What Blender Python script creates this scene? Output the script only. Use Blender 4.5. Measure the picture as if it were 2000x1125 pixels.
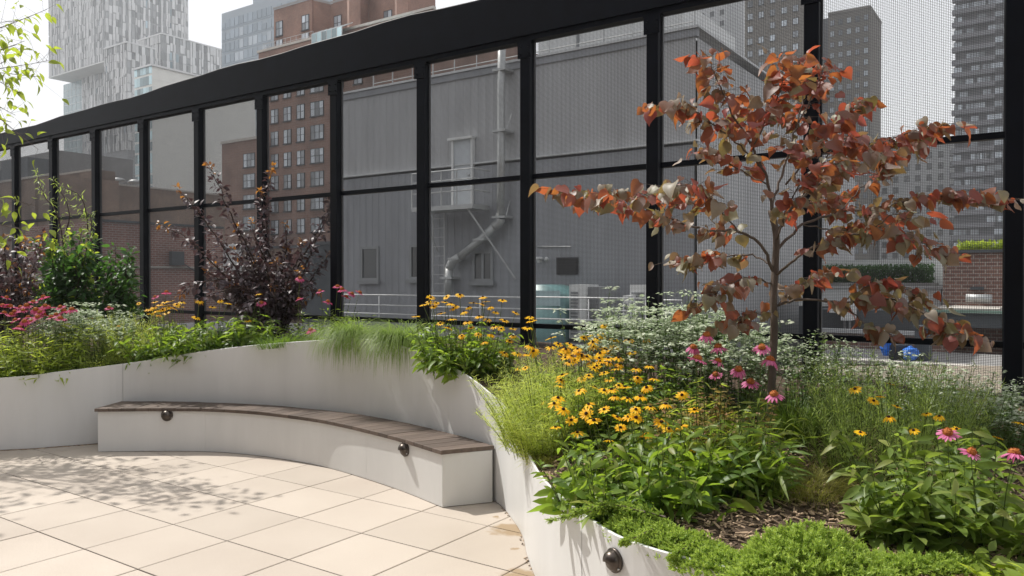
import bpy, math, random
import numpy as np
from mathutils import Matrix, Vector

random.seed(7)
rng = np.random.default_rng(11)
for o in list(bpy.data.objects):
    bpy.data.objects.remove(o)
scene = bpy.context.scene
C = scene.collection

# ------------------------------------------------------------------ camera, light, exposure
FPX, EYE = 1540.0, 1.71                       # focal length in photo pixels, eye height
PITCH = math.atan(17.0 / FPX)                 # the lens looks down by 0.63 degrees
cam = bpy.data.cameras.new('camera')
cam.sensor_width = 36.0
cam.lens = FPX / 2000.0 * 36.0
cam.clip_start = 0.05
cam.clip_end = 3000.0
camo = bpy.data.objects.new('camera', cam)
C.objects.link(camo)
camo.location = (0, 0, EYE)
camo.rotation_euler = (math.pi / 2 - PITCH, 0, 0)
scene.camera = camo

SUN_EL = math.radians(54)
SUN_H = Vector((-0.839, 0.545, 0)).normalized()
SUN_DIR = Vector((SUN_H.x * math.cos(SUN_EL), SUN_H.y * math.cos(SUN_EL), math.sin(SUN_EL)))
world = bpy.data.worlds.new('World')
scene.world = world
world.use_nodes = True
wn = world.node_tree
wn.nodes.clear()
wo = wn.nodes.new('ShaderNodeOutputWorld')
bg = wn.nodes.new('ShaderNodeBackground')
sky = wn.nodes.new('ShaderNodeTexSky')
sky.sky_type = 'NISHITA'
sky.sun_disc = False
sky.sun_elevation = SUN_EL
sky.sun_rotation = math.atan2(SUN_H.x, SUN_H.y)
sky.air_density = 1.2
sky.dust_density = 4.0
mx = wn.nodes.new('ShaderNodeMix')
mx.data_type = 'RGBA'
mx.inputs['Factor'].default_value = 0.78       # thin bright summer overcast over the blue
mx.inputs['B'].default_value = (9.9, 9.9, 10.0, 1)
wn.links.new(sky.outputs[0], mx.inputs['A'])
wn.links.new(mx.outputs['Result'], bg.inputs['Color'])
bg.inputs['Strength'].default_value = 0.11
wn.links.new(bg.outputs[0], wo.inputs['Surface'])

sun = bpy.data.lights.new('sun', 'SUN')
sun.energy = 4.9
sun.angle = math.radians(0.6)
sun.color = (1.0, 0.965, 0.90)
suno = bpy.data.objects.new('sun', sun)
C.objects.link(suno)
suno.rotation_euler = SUN_DIR.to_track_quat('Z', 'Y').to_euler()
suno.location = (0, 0, 30)

scene.render.engine = 'CYCLES'
scene.view_settings.view_transform = 'Standard'
scene.view_settings.look = 'None'
scene.view_settings.exposure = 0.16
scene.view_settings.gamma = 1.0
scene.view_settings.use_curve_mapping = False
scene.cycles.max_bounces = 8
scene.cycles.transparent_max_bounces = 16

# ------------------------------------------------------------------ coordinates
CP, SP = math.cos(PITCH), math.sin(PITCH)
A = 0.604                                     # the street grid is turned by this angle
R_AX = np.array([math.cos(A), -math.sin(A), 0.0])   # along the fence, to the right
N_AX = np.array([math.sin(A), math.cos(A), 0.0])    # away, square to the fence
FENCE_Q = 6.3


def ray(px, py):
    x = (px - 1000.0) / FPX
    y = -(py - 562.5) / FPX
    return np.array([x, CP + y * SP, -SP + y * CP])


def at_z(px, py, z):
    d = ray(px, py)
    return d * ((z - EYE) / d[2]) + np.array([0, 0, EYE])


def at_y(px, py, Y):
    d = ray(px, py)
    return d * (Y / d[1]) + np.array([0, 0, EYE])


def at_q(px, py, q):                          # (p, z) on a plane parallel to the fence
    d = ray(px, py)
    k = q / float(d @ N_AX)
    w = d * k + np.array([0, 0, EYE])
    return float(w @ R_AX), float(w[2])


def q_at_p(px, p):                            # q where the column px meets the plane p
    d = ray(px, 545.0)
    return p / float(d @ R_AX) * float(d @ N_AX)


def W(p, q, z):
    return R_AX * p + N_AX * q + np.array([0, 0, z])


# ------------------------------------------------------------------ mesh helpers
class MB:
    def __init__(self):
        self.V, self.P, self.M, self.n = [], [], [], 0

    def add(self, V, F, mi=0):
        V = np.asarray(V, float).reshape(-1, 3)
        F = np.asarray(F, int)
        self.V.append(V)
        self.P.append(F + self.n)
        self.M.append(mi)
        self.n += len(V)

    def inst(self, tv, tf, R, pos, mi=0):     # many copies of one template
        N = len(pos)
        if N == 0:
            return
        V = np.einsum('nij,kj->nki', R, tv) + pos[:, None, :]
        off = (np.arange(N) * len(tv))[:, None, None]
        self.add(V.reshape(-1, 3), (tf[None] + off).reshape(-1, tf.shape[1]), mi)

    def box(self, x0, x1, y0, y1, z0, z1, mi=0, xf=None):
        v = np.array([[x0, y0, z0], [x1, y0, z0], [x1, y1, z0], [x0, y1, z0],
                      [x0, y0, z1], [x1, y0, z1], [x1, y1, z1], [x0, y1, z1]], float)
        if xf is not None:
            v = np.array([xf(*q) for q in v])
        self.add(v, [[0, 3, 2, 1], [4, 5, 6, 7], [0, 1, 5, 4], [1, 2, 6, 5], [2, 3, 7, 6], [3, 0, 4, 7]], mi)

    def pbox(self, p0, p1, q0, q1, z0, z1, mi=0):   # box on the street grid
        self.box(p0, p1, q0, q1, z0, z1, mi, W)

    def tube(self, pts, rad, n=6, mi=0, cap=True):
        pts = np.asarray(pts, float)
        m = len(pts)
        rad = np.broadcast_to(np.asarray(rad, float), (m,))
        T = np.gradient(pts, axis=0)
        T /= np.linalg.norm(T, axis=1)[:, None] + 1e-12
        a = np.array([0.31, 0.17, 1.0]) if abs(T[0][2]) < 0.85 else np.array([1.0, 0.2, 0.1])
        ang = np.arange(n) * 2 * math.pi / n
        V = []
        for i in range(m):
            a = a - (a @ T[i]) * T[i]
            a /= np.linalg.norm(a) + 1e-12
            b = np.cross(T[i], a)
            V.append(pts[i] + rad[i] * (np.cos(ang)[:, None] * a + np.sin(ang)[:, None] * b))
        V = np.concatenate(V)
        F = [[i * n + k, i * n + (k + 1) % n, (i + 1) * n + (k + 1) % n, (i + 1) * n + k]
             for i in range(m - 1) for k in range(n)]
        self.add(V, F, mi)
        if cap:
            base = self.n - len(V)
            for r, s in ((0, -1), (m - 1, 1)):
                c = [r * n + k for k in range(n)][::s]
                self.P.append(np.array([[c[0], c[k], c[k + 1]] for k in range(1, n - 1)]) + base)
                self.M.append(mi)

    def lathe(self, prof, n=16, mi=0, xf=None):
        V, F = [], []
        for r, z in prof:
            for k in range(n):
                a = 2 * math.pi * k / n
                V.append((r * math.cos(a), r * math.sin(a), z))
        for i in range(len(prof) - 1):
            for k in range(n):
                F.append([i * n + k, i * n + (k + 1) % n, (i + 1) * n + (k + 1) % n, (i + 1) * n + k])
        if xf is not None:
            V = [xf(*v) for v in V]
        self.add(V, F, mi)

    def mesh(self, name, mats, smooth=False):
        me = bpy.data.meshes.new(name)
        V = np.concatenate(self.V)
        loops = np.concatenate([p.ravel() for p in self.P])
        tot = np.concatenate([np.full(len(p), p.shape[1]) for p in self.P])
        mi = np.concatenate([np.full(len(p), m) for p, m in zip(self.P, self.M)])
        st = np.concatenate([[0], np.cumsum(tot)[:-1]])
        me.vertices.add(len(V))
        me.vertices.foreach_set('co', V.astype(np.float32).ravel())
        me.loops.add(len(loops))
        me.loops.foreach_set('vertex_index', loops.astype(np.int32))
        me.polygons.add(len(tot))
        me.polygons.foreach_set('loop_start', st.astype(np.int32))
        me.polygons.foreach_set('loop_total', tot.astype(np.int32))
        me.polygons.foreach_set('material_index', mi.astype(np.int32))
        me.polygons.foreach_set('use_smooth', np.full(len(tot), bool(smooth)))
        me.update(calc_edges=True)
        for m in (mats if isinstance(mats, (list, tuple)) else [mats]):
            me.materials.append(m)
        return me

    def build(self, name, mats, parent=None, smooth=False, stuff=False, label=None, origin=None):
        if self.n == 0:
            return None
        off = None
        if origin is not None:
            off = np.asarray(origin, float)
        elif parent is not None:
            off = origin_of(parent)
        if off is not None:
            self.V = [v - off for v in self.V]
        o = link(name, self.mesh(name, mats, smooth), parent)
        if origin is not None and parent is None:
            o.location = Vector(off)
            WORLD[o.name] = np.array(off, float)
        elif parent is not None and origin is not None:
            o.location = Vector(off - origin_of(parent))
            WORLD[o.name] = np.array(off, float)
        else:
            WORLD[o.name] = origin_of(parent) if parent is not None else np.zeros(3)
        if stuff:
            o['kind'] = 'stuff'
        if label:
            o['label'] = label
        return o


WORLD = {}


def origin_of(o):
    return WORLD[o.name]


def link(name, data, parent=None):
    o = bpy.data.objects.new(name, data)
    C.objects.link(o)
    if parent is not None:
        o.parent = parent
    return o


def thing(name, label, cat, loc=(0, 0, 0), group=None):
    o = link(name, None)
    o.location = Vector(loc)
    o.empty_display_size = 0.1
    WORLD[o.name] = np.array(loc, float)
    return tag(o, label, cat, group)


def tag(o, label, cat, group=None):
    o['label'] = label
    o['category'] = cat
    if group:
        o['group'] = group
    return o


def struct(o):
    o['kind'] = 'structure'
    return o


def put(name, mesh, parent, R, s, pos):       # a part that shares its mesh with its likes
    o = link(name, mesh, parent)
    po = origin_of(parent)
    m = np.eye(4)
    m[:3, :3] = R * s
    m[:3, 3] = np.asarray(pos) - po
    o.matrix_basis = Matrix(m.tolist())
    WORLD[o.name] = np.asarray(pos, float)
    return o


def smooth_curve(pts, per=8):
    pts = np.asarray(pts, float)
    P = np.vstack([2 * pts[0] - pts[1], pts, 2 * pts[-1] - pts[-2]])
    out = []
    for i in range(1, len(P) - 2):
        for k in range(per):
            t = k / per
            a, b, c, d = P[i - 1], P[i], P[i + 1], P[i + 2]
            out.append(0.5 * ((2 * b) + (c - a) * t + (2 * a - 5 * b + 4 * c - d) * t * t + (3 * b - a - 3 * c + d) * t ** 3))
    out.append(pts[-1])
    return np.array(out)


def arclen(c):
    return np.concatenate([[0], np.cumsum(np.linalg.norm(np.diff(c[:, :2], axis=0), axis=1))])


def resample(c, ts):
    L = arclen(c)
    L = L / L[-1]
    return np.stack([np.interp(ts, L, c[:, k]) for k in range(c.shape[1])], 1)


# ------------------------------------------------------------------ materials
def new_mat(name):
    m = bpy.data.materials.new(name)
    m.use_nodes = True
    nt = m.node_tree
    nt.nodes.clear()
    return m, nt, nt.nodes, nt.links


def rgba(c):
    return (c[0], c[1], c[2], 1)


def mk(name, col, rough=0.6, metal=0.0, var=0.12, scale=6.0, spec=0.5, bump=0.0, bscale=60.0, stretch=None, col2=None, per_obj=0.0, per_island=0.0, detail=6):
    m, nt, N, L = new_mat(name)
    out = N.new('ShaderNodeOutputMaterial')
    b = N.new('ShaderNodeBsdfPrincipled')
    L.new(b.outputs[0], out.inputs[0])
    b.inputs['Roughness'].default_value = rough
    b.inputs['Metallic'].default_value = metal
    b.inputs['Specular IOR Level'].default_value = spec
    tc = N.new('ShaderNodeTexCoord')
    vec = tc.outputs['Object']
    if stretch:
        mp = N.new('ShaderNodeMapping')
        mp.inputs['Scale'].default_value = stretch
        L.new(vec, mp.inputs[0])
        vec = mp.outputs[0]
    nz = N.new('ShaderNodeTexNoise')
    nz.inputs['Scale'].default_value = scale
    nz.inputs['Detail'].default_value = detail
    nz.inputs['Roughness'].default_value = 0.65
    L.new(vec, nz.inputs['Vector'])
    rp = N.new('ShaderNodeValToRGB')
    c2 = col2 or [c * (1 + var) for c in col]
    c1 = [c * (1 - var) for c in col] if not col2 else col
    rp.color_ramp.elements[0].color = rgba(c1)
    rp.color_ramp.elements[1].color = rgba(c2)
    rp.color_ramp.elements[0].position = 0.3
    rp.color_ramp.elements[1].position = 0.7
    L.new(nz.outputs[0], rp.inputs[0])
    colout = rp.outputs[0]
    if per_obj or per_island:
        if per_obj:
            oi = N.new('ShaderNodeObjectInfo')
            src = oi.outputs['Random']
        else:
            g = N.new('ShaderNodeNewGeometry')
            src = g.outputs['Random Per Island']
        mr = N.new('ShaderNodeMapRange')
        k = per_obj or per_island
        mr.inputs['To Min'].default_value = 1 - k
        mr.inputs['To Max'].default_value = 1 + k
        L.new(src, mr.inputs['Value'])
        mu = N.new('ShaderNodeVectorMath')
        mu.operation = 'SCALE'
        L.new(colout, mu.inputs[0])
        L.new(mr.outputs[0], mu.inputs['Scale'])
        colout = mu.outputs[0]
    L.new(colout, b.inputs['Base Color'])
    if bump:
        n2 = N.new('ShaderNodeTexNoise')
        n2.inputs['Scale'].default_value = bscale
        n2.inputs['Detail'].default_value = 5
        L.new(vec, n2.inputs['Vector'])
        bp = N.new('ShaderNodeBump')
        bp.inputs['Strength'].default_value = bump
        bp.inputs['Distance'].default_value = 0.01
        L.new(n2.outputs[0], bp.inputs['Height'])
        L.new(bp.outputs[0], b.inputs['Normal'])
    return m


def mk_leaf(name, cols, trans, tmix=0.4, rough=0.45, spec=0.35, island=True, tcols=None):
    """a thin leaf: glossy reflecting top plus coloured light coming through; colour varies leaf by leaf"""
    m, nt, N, L = new_mat(name)
    out = N.new('ShaderNodeOutputMaterial')
    b = N.new('ShaderNodeBsdfPrincipled')
    b.inputs['Roughness'].default_value = rough
    b.inputs['Specular IOR Level'].default_value = spec
    t = N.new('ShaderNodeBsdfTranslucent')
    ms = N.new('ShaderNodeMixShader')
    ms.inputs[0].default_value = tmix
    g = N.new('ShaderNodeNewGeometry')
    oi = N.new('ShaderNodeObjectInfo')
    ad = N.new('ShaderNodeMath')
    ad.operation = 'ADD'
    L.new(g.outputs['Random Per Island'], ad.inputs[0])
    L.new(oi.outputs['Random'], ad.inputs[1])
    fr = N.new('ShaderNodeMath')
    fr.operation = 'FRACT'
    L.new(ad.outputs[0], fr.inputs[0])
    tc = N.new('ShaderNodeTexCoord')
    nz = N.new('ShaderNodeTexNoise')
    nz.inputs['Scale'].default_value = 25.0
    L.new(tc.outputs['Object'], nz.inputs['Vector'])
    ad2 = N.new('ShaderNodeMath')
    ad2.operation = 'MULTIPLY_ADD'
    ad2.inputs[1].default_value = 0.3
    ad2.use_clamp = True
    L.new(nz.outputs[0], ad2.inputs[0])
    sc = N.new('ShaderNodeMath')
    sc.operation = 'MULTIPLY_ADD'
    sc.inputs[1].default_value = 0.9
    sc.inputs[2].default_value = -0.1
    L.new(fr.outputs[0], sc.inputs[0])
    L.new(sc.outputs[0], ad2.inputs[2])

    def ramp(cs):
        r = N.new('ShaderNodeValToRGB')
        e = r.color_ramp.elements
        e[0].color = rgba(cs[0])
        e[1].color = rgba(cs[-1])
        for i in range(1, len(cs) - 1):
            x = e.new(i / (len(cs) - 1))
            x.color = rgba(cs[i])
        L.new(ad2.outputs[0], r.inputs[0])
        return r
    r1 = ramp(cols)
    L.new(r1.outputs[0], b.inputs['Base Color'])
    r2 = ramp(tcols or [trans])if tcols else None
    if r2:
        L.new(r2.outputs[0], t.inputs['Color'])
    else:
        t.inputs['Color'].default_value = rgba(trans)
    L.new(b.outputs[0], ms.inputs[1])
    L.new(t.outputs[0], ms.inputs[2])
    L.new(ms.outputs[0], out.inputs[0])
    return m


def mk_brick(name, c1, c2, mortar, scale=1.0, q_face=True, rough=0.85, grime=0.35):
    """brick courses 75 mm high, laid in the plane that each face lies in"""
    m, nt, N, L = new_mat(name)
    out = N.new('ShaderNodeOutputMaterial')
    b = N.new('ShaderNodeBsdfPrincipled')
    b.inputs['Roughness'].default_value = rough
    L.new(b.outputs[0], out.inputs[0])
    g = N.new('ShaderNodeNewGeometry')
    sep = N.new('ShaderNodeSeparateXYZ')
    L.new(g.outputs['Position'], sep.inputs[0])
    d1 = N.new('ShaderNodeVectorMath'); d1.operation = 'DOT_PRODUCT'
    d1.inputs[1].default_value = tuple(R_AX + N_AX)
    L.new(g.outputs['Position'], d1.inputs[0])
    cx = N.new('ShaderNodeCombineXYZ')
    L.new(d1.outputs['Value'], cx.inputs[0])
    L.new(sep.outputs['Z'], cx.inputs[1])
    br = N.new('ShaderNodeTexBrick')
    br.inputs['Color1'].default_value = rgba(c1)
    br.inputs['Color2'].default_value = rgba(c2)
    br.inputs['Mortar'].default_value = rgba(mortar)
    br.inputs['Scale'].default_value = 1.0 / scale
    br.inputs['Mortar Size'].default_value = 0.012
    br.inputs['Brick Width'].default_value = 0.22
    br.inputs['Row Height'].default_value = 0.08
    L.new(cx.outputs[0], br.inputs['Vector'])
    nz = N.new('ShaderNodeTexNoise')
    nz.inputs['Scale'].default_value = 0.35
    nz.inputs['Detail'].default_value = 8
    L.new(g.outputs['Position'], nz.inputs['Vector'])
    mr = N.new('ShaderNodeMapRange')
    mr.inputs['From Min'].default_value = 0.3
    mr.inputs['From Max'].default_value = 0.7
    mr.inputs['To Min'].default_value = 1 - grime
    mr.inputs['To Max'].default_value = 1 + grime * 0.6
    L.new(nz.outputs[0], mr.inputs['Value'])
    sc = N.new('ShaderNodeVectorMath'); sc.operation = 'SCALE'
    L.new(br.outputs['Color'], sc.inputs[0])
    L.new(mr.outputs[0], sc.inputs['Scale'])
    L.new(sc.outputs[0], b.inputs['Base Color'])
    return m


def mk_glass(name, col, rough=0.08):
    m, nt, N, L = new_mat(name)
    out = N.new('ShaderNodeOutputMaterial')
    b = N.new('ShaderNodeBsdfPrincipled')
    oi = N.new('ShaderNodeObjectInfo')
    g = N.new('ShaderNodeNewGeometry')
    ad = N.new('ShaderNodeMath'); ad.operation = 'ADD'
    L.new(oi.outputs['Random'], ad.inputs[0])
    L.new(g.outputs['Random Per Island'], ad.inputs[1])
    fr = N.new('ShaderNodeMath'); fr.operation = 'FRACT'
    L.new(ad.outputs[0], fr.inputs[0])
    r = N.new('ShaderNodeValToRGB')
    r.color_ramp.elements[0].color = rgba([c * 0.35 for c in col])
    r.color_ramp.elements[1].color = rgba([min(1, c * 1.7) for c in col])
    L.new(fr.outputs[0], r.inputs[0])
    L.new(r.outputs[0], b.inputs['Base Color'])
    b.inputs['Roughness'].default_value = rough
    b.inputs['Specular IOR Level'].default_value = 0.9
    L.new(b.outputs[0], out.inputs[0])
    return m


M = {}
M['black_steel'] = mk('black_steel', (0.003, 0.004, 0.0075), 0.46, 0.0, 0.35, 5, 0.12, 0.06, 90)
M['wire'] = mk('wire', (0.055, 0.057, 0.062), 0.5, 0.2, 0.2, 4, 0.5)
M['planter'] = mk('planter_paint', (0.655, 0.655, 0.65), 0.42, 0.0, 0.055, 3.0, 0.4, 0.02, 30, stretch=(1, 1, .22), detail=9)
M['bench_side'] = mk('bench_paint', (0.655, 0.655, 0.645), 0.42, 0.0, 0.055, 3.4, 0.4, 0.02, 30, stretch=(1, 1, .22), detail=9)
M['wood'] = mk('weathered_wood', (0.075, 0.054, 0.043), 0.62, 0, 0.3, 5, 0.4, 0.25, 70, stretch=(9, 1, 1), col2=(0.145, 0.11, 0.09), per_obj=0.22)
M['bronze'] = mk('bronze', (0.09, 0.075, 0.065), 0.33, 0.85, 0.15, 20, 0.5)
M['screw'] = mk('screw_steel', (0.5, 0.5, 0.5), 0.3, 1.0, 0.05)
M['joint'] = mk('joint_sand', (0.24, 0.20, 0.155), 0.95, 0, 0.3, 8)
M['soil'] = mk('soil', (0.075, 0.052, 0.036), 0.95, 0, 0.4, 14, 0.2, 0.8, 40)
M['chip'] = mk('mulch_chip', (0.33, 0.24, 0.165), 0.9, 0, 0.2, 30, 0.2, per_island=0.75)
M['bark'] = mk('bark', (0.12, 0.095, 0.08), 0.85, 0, 0.35, 18, 0.2, 0.6, 50, stretch=(1, 1, 0.35))
M['dark_bark'] = mk('dark_bark', (0.05, 0.034, 0.028), 0.85, 0, 0.3, 18, 0.2, 0.4, 60)
M['stem'] = mk_leaf('green_stem', [(0.07, 0.11, 0.02), (0.12, 0.17, 0.04)], (0.1, 0.16, 0.03), 0.15)

# paving: sandy precast slab, each slab a little different, two rusty damp stains by the planter foot
def mk_paver():
    m, nt, N, L = new_mat('paver')
    out = N.new('ShaderNodeOutputMaterial')
    b = N.new('ShaderNodeBsdfPrincipled')
    b.inputs['Roughness'].default_value = 0.8
    b.inputs['Specular IOR Level'].default_value = 0.25
    L.new(b.outputs[0], out.inputs[0])
    g = N.new('ShaderNodeNewGeometry')
    oi = N.new('ShaderNodeObjectInfo')
    n1 = N.new('ShaderNodeTexNoise'); n1.inputs['Scale'].default_value = 1.1; n1.inputs['Detail'].default_value = 7
    L.new(g.outputs['Position'], n1.inputs['Vector'])
    n2 = N.new('ShaderNodeTexNoise'); n2.inputs['Scale'].default_value = 160; n2.inputs['Detail'].default_value = 4
    L.new(g.outputs['Position'], n2.inputs['Vector'])
    vo = N.new('ShaderNodeTexVoronoi'); vo.inputs['Scale'].default_value = 55
    L.new(g.outputs['Position'], vo.inputs['Vector'])
    r = N.new('ShaderNodeValToRGB')
    r.color_ramp.elements[0].color = (0.435, 0.375, 0.32, 1); r.color_ramp.elements[0].position = 0.3
    r.color_ramp.elements[1].color = (0.49, 0.43, 0.37, 1); r.color_ramp.elements[1].position = 0.7
    L.new(n1.outputs[0], r.inputs[0])
    r2 = N.new('ShaderNodeMapRange')
    r2.inputs['From Min'].default_value = 0.3; r2.inputs['From Max'].default_value = 0.7
    r2.inputs['To Min'].default_value = 0.88; r2.inputs['To Max'].default_value = 1.09
    L.new(n2.outputs[0], r2.inputs['Value'])
    r3 = N.new('ShaderNodeMapRange')
    r3.inputs['To Min'].default_value = 0.91; r3.inputs['To Max'].default_value = 1.04
    L.new(oi.outputs['Random'], r3.inputs['Value'])
    mu = N.new('ShaderNodeMath'); mu.operation = 'MULTIPLY'
    L.new(r2.outputs[0], mu.inputs[0]); L.new(r3.outputs[0], mu.inputs[1])
    # pale aggregate flecks
    fl = N.new('ShaderNodeMapRange')
    fl.inputs['From Min'].default_value = 0.0; fl.inputs['From Max'].default_value = 0.22
    fl.inputs['To Min'].default_value = 1.14; fl.inputs['To Max'].default_value = 1.0
    L.new(vo.outputs['Distance'], fl.inputs['Value'])
    mu2 = N.new('ShaderNodeMath'); mu2.operation = 'MULTIPLY'
    L.new(mu.outputs[0], mu2.inputs[0]); L.new(fl.outputs[0], mu2.inputs[1])
    sc = N.new('ShaderNodeVectorMath'); sc.operation = 'SCALE'
    L.new(r.outputs[0], sc.inputs[0]); L.new(mu2.outputs[0], sc.inputs['Scale'])
    col = sc.outputs[0]
    # stains
    n3 = N.new('ShaderNodeTexNoise'); n3.inputs['Scale'].default_value = 9; n3.inputs['Detail'].default_value = 5
    L.new(g.outputs['Position'], n3.inputs['Vector'])
    for (sx, sy, sr) in ((0.0, 5.38, 0.17), (0.04, 4.98, 0.05), (0.06, 4.5, 0.16), (-0.12, 5.66, 0.03)):
        d = N.new('ShaderNodeVectorMath'); d.operation = 'DISTANCE'
        d.inputs[1].default_value = (sx, sy, 0)
        L.new(g.outputs['Position'], d.inputs[0])
        a1 = N.new('ShaderNodeMath'); a1.operation = 'MULTIPLY_ADD'
        a1.inputs[1].default_value = 0.30; a1.inputs[2].default_value = -0.15
        L.new(n3.outputs[0], a1.inputs[0])
        a2 = N.new('ShaderNodeMath'); a2.operation = 'ADD'
        L.new(d.outputs['Value'], a2.inputs[0]); L.new(a1.outputs[0], a2.inputs[1])
        mr = N.new('ShaderNodeMapRange')
        mr.inputs['From Min'].default_value = sr * 0.55; mr.inputs['From Max'].default_value = sr
        mr.inputs['To Min'].default_value = 0.75; mr.inputs['To Max'].default_value = 0.0
        L.new(a2.outputs[0], mr.inputs['Value'])
        mi = N.new('ShaderNodeMix'); mi.data_type = 'RGBA'
        mi.inputs['B'].default_value = (0.26, 0.175, 0.085, 1)
        L.new(mr.outputs[0], mi.inputs['Factor']); L.new(col, mi.inputs['A'])
        col = mi.outputs['Result']
    L.new(col, b.inputs['Base Color'])
    bp = N.new('ShaderNodeBump'); bp.inputs['Strength'].default_value = 0.15; bp.inputs['Distance'].default_value = 0.004
    L.new(n2.outputs[0], bp.inputs['Height']); L.new(bp.outputs[0], b.inputs['Normal'])
    return m


M['paver'] = mk_paver()

# ------------------------------------------------------------------ planter wall and soil lines
wall_pts = np.array([           # x, y, height of the top edge
    (-12.5, 7.0, 0.62), (-9.0, 7.25, 0.64), (-7.0, 7.5, 0.66), (-5.112, 7.855, 0.727), (-4.62, 8.03, 0.77), (-4.08, 8.254, 0.825),
    (-3.65, 8.24, 0.89), (-3.194, 8.185, 0.965), (-2.618, 8.051, 1.04), (-2.028, 7.794, 1.10), (-1.457, 7.467, 1.15),
    (-0.909, 6.987, 1.10), (-0.419, 6.435, 0.955), (-0.127, 6.03, 0.80), (0.0, 5.60, 0.735), (0.073, 5.2, 0.68),
    (0.095, 4.85, 0.645), (0.155, 4.36, 0.622), (0.258, 3.93, 0.61), (0.358, 3.65, 0.60), (0.501, 3.36, 0.592),
    (0.83, 3.09, 0.582), (1.35, 2.86, 0.575), (2.1, 2.72, 0.57), (3.2, 2.70, 0.57), (4.8, 2.6, 0.57)])
WC = smooth_curve(wall_pts, 8)
WS = WC[:, :2] @ R_AX[:2]                     # increases to the right
WQ = WC[:, :2] @ N_AX[:2]


def soil(x, y):
    x = np.asarray(x, float); y = np.asarray(y, float)
    p = x * R_AX[0] + y * R_AX[1]
    q = x * N_AX[0] + y * N_AX[1]
    wq = np.interp(p, WS, WQ)
    wt = np.interp(p, WS, WC[:, 2]) - 0.055
    fz = np.interp(p, [-12, -8, -5, -2, 0, 4], [0.85, 0.95, 1.1, 1.0, 0.86, 0.84])
    t = np.clip((q - wq) / np.maximum(FENCE_Q + 0.1 - wq, 0.1), 0, 1)
    return wt + (fz - wt) * t + 0.02 * np.sin(3.1 * x + 1.7 * y) * t

# ================================================================== TERRACE
T0 = np.array([-1.8794 * EYE, 3.1176 * EYE, 0.0])   # a corner where four slabs meet
TI = np.array([math.cos(A), -math.sin(A), 0.0])
TJ = np.array([math.sin(A), math.cos(A), 0.0])
TS = 0.61
floor_b = MB()
floor_b.box(-16, 12, -6, 16, -0.30, -0.046)
floor_o = struct(floor_b.build('terrace_floor', M['joint'], origin=(0, 0, -0.05)))
tile = MB()
g, hh = 0.0042, TS / 2
bv = 0.004
lv = [(-hh + g, -hh + g), (hh - g, -hh + g), (hh - g, hh - g), (-hh + g, hh - g)]
iv = [(x - math.copysign(bv, x), y - math.copysign(bv, y)) for x, y in lv]
tv = [(x, y, -0.045) for x, y in lv] + [(x, y, -bv * 0.6) for x, y in lv] + [(x, y, 0) for x, y in iv]
tf = [[8, 9, 10, 11]]
for k in range(4):
    tf += [[k, (k + 1) % 4, 4 + (k + 1) % 4, 4 + k], [4 + k, 4 + (k + 1) % 4, 8 + (k + 1) % 4, 8 + k]]
tile.add(tv, tf)
tile_me = tile.mesh('paving_slab', M['paver'])
Rt = np.stack([TI, TJ, np.array([0, 0, 1.0])], 1)
for i in range(-9, 12):
    for j in range(-9, 12):
        c = T0 + TI * (i + .5) * TS + TJ * (j + .5) * TS
        pp, qq = c @ R_AX, c @ N_AX
        if qq > np.interp(pp, WS, WQ) + 0.95:
            continue
        if c[1] < 0.6 or c[0] < -7.0 or c[0] > 2.6:
            continue
        a, bb = rng.normal(0, 0.0007, 2)
        tilt = np.array([[1, 0, 0], [0, 1, 0], [a, bb, 1]])
        put('paving_slab', tile_me, floor_o, Rt @ tilt, 1.0, c + [0, 0, rng.normal(0, 0.0006)])

# ================================================================== PLANTER WALL
pw = thing('planter_wall', 'long curving light grey steel planter wall whose top edge rises behind the bench', 'planter wall', (-1.5, 7.5, 0))
L = arclen(WC)


def l_at_x(px_world, lo=None):
    k = int(np.argmin(np.abs(WC[:, 0] - px_world) + (0 if lo is None else np.abs(WC[:, 1] - lo))))
    return L[k]


seams = [0.0, l_at_x(-8.4, 7.3), l_at_x(-4.08, 8.25), l_at_x(-0.127, 6.03), l_at_x(0.33, 3.7), L[-1]]
for s0, s1 in zip(seams[:-1], seams[1:]):
    n = max(4, int((s1 - s0) / 0.06))
    c = resample(WC, np.linspace((s0 + 0.002) / L[-1], (s1 - 0.002) / L[-1], n + 1))
    t = np.gradient(c[:, :2], axis=0)
    t /= np.linalg.norm(t, axis=1)[:, None]
    nr = np.stack([-t[:, 1], t[:, 0]], 1)            # towards the soil
    b = MB()
    V, F = [], []
    th = 0.012
    for k in range(n + 1):
        f0 = c[k, :2]
        b0 = f0 + nr[k] * th
        z = c[k, 2]
        V += [(f0[0], f0[1], 0.006), (f0[0], f0[1], z - 0.003), (f0[0] + nr[k, 0] * 0.003, f0[1] + nr[k, 1] * 0.003, z),
              (b0[0], b0[1], z), (b0[0], b0[1], 0.006)]
    for k in range(n):
        for a in range(4):
            F.append([k * 5 + a, (k + 1) * 5 + a, (k + 1) * 5 + a + 1, k * 5 + a + 1])
    b.add(V, F)
    b.add([V[i] for i in range(5)], [[0, 1, 2, 3], [0, 3, 4, 4]][:1])
    b.build('wall_panel', M['planter'], pw, smooth=False)

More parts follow.
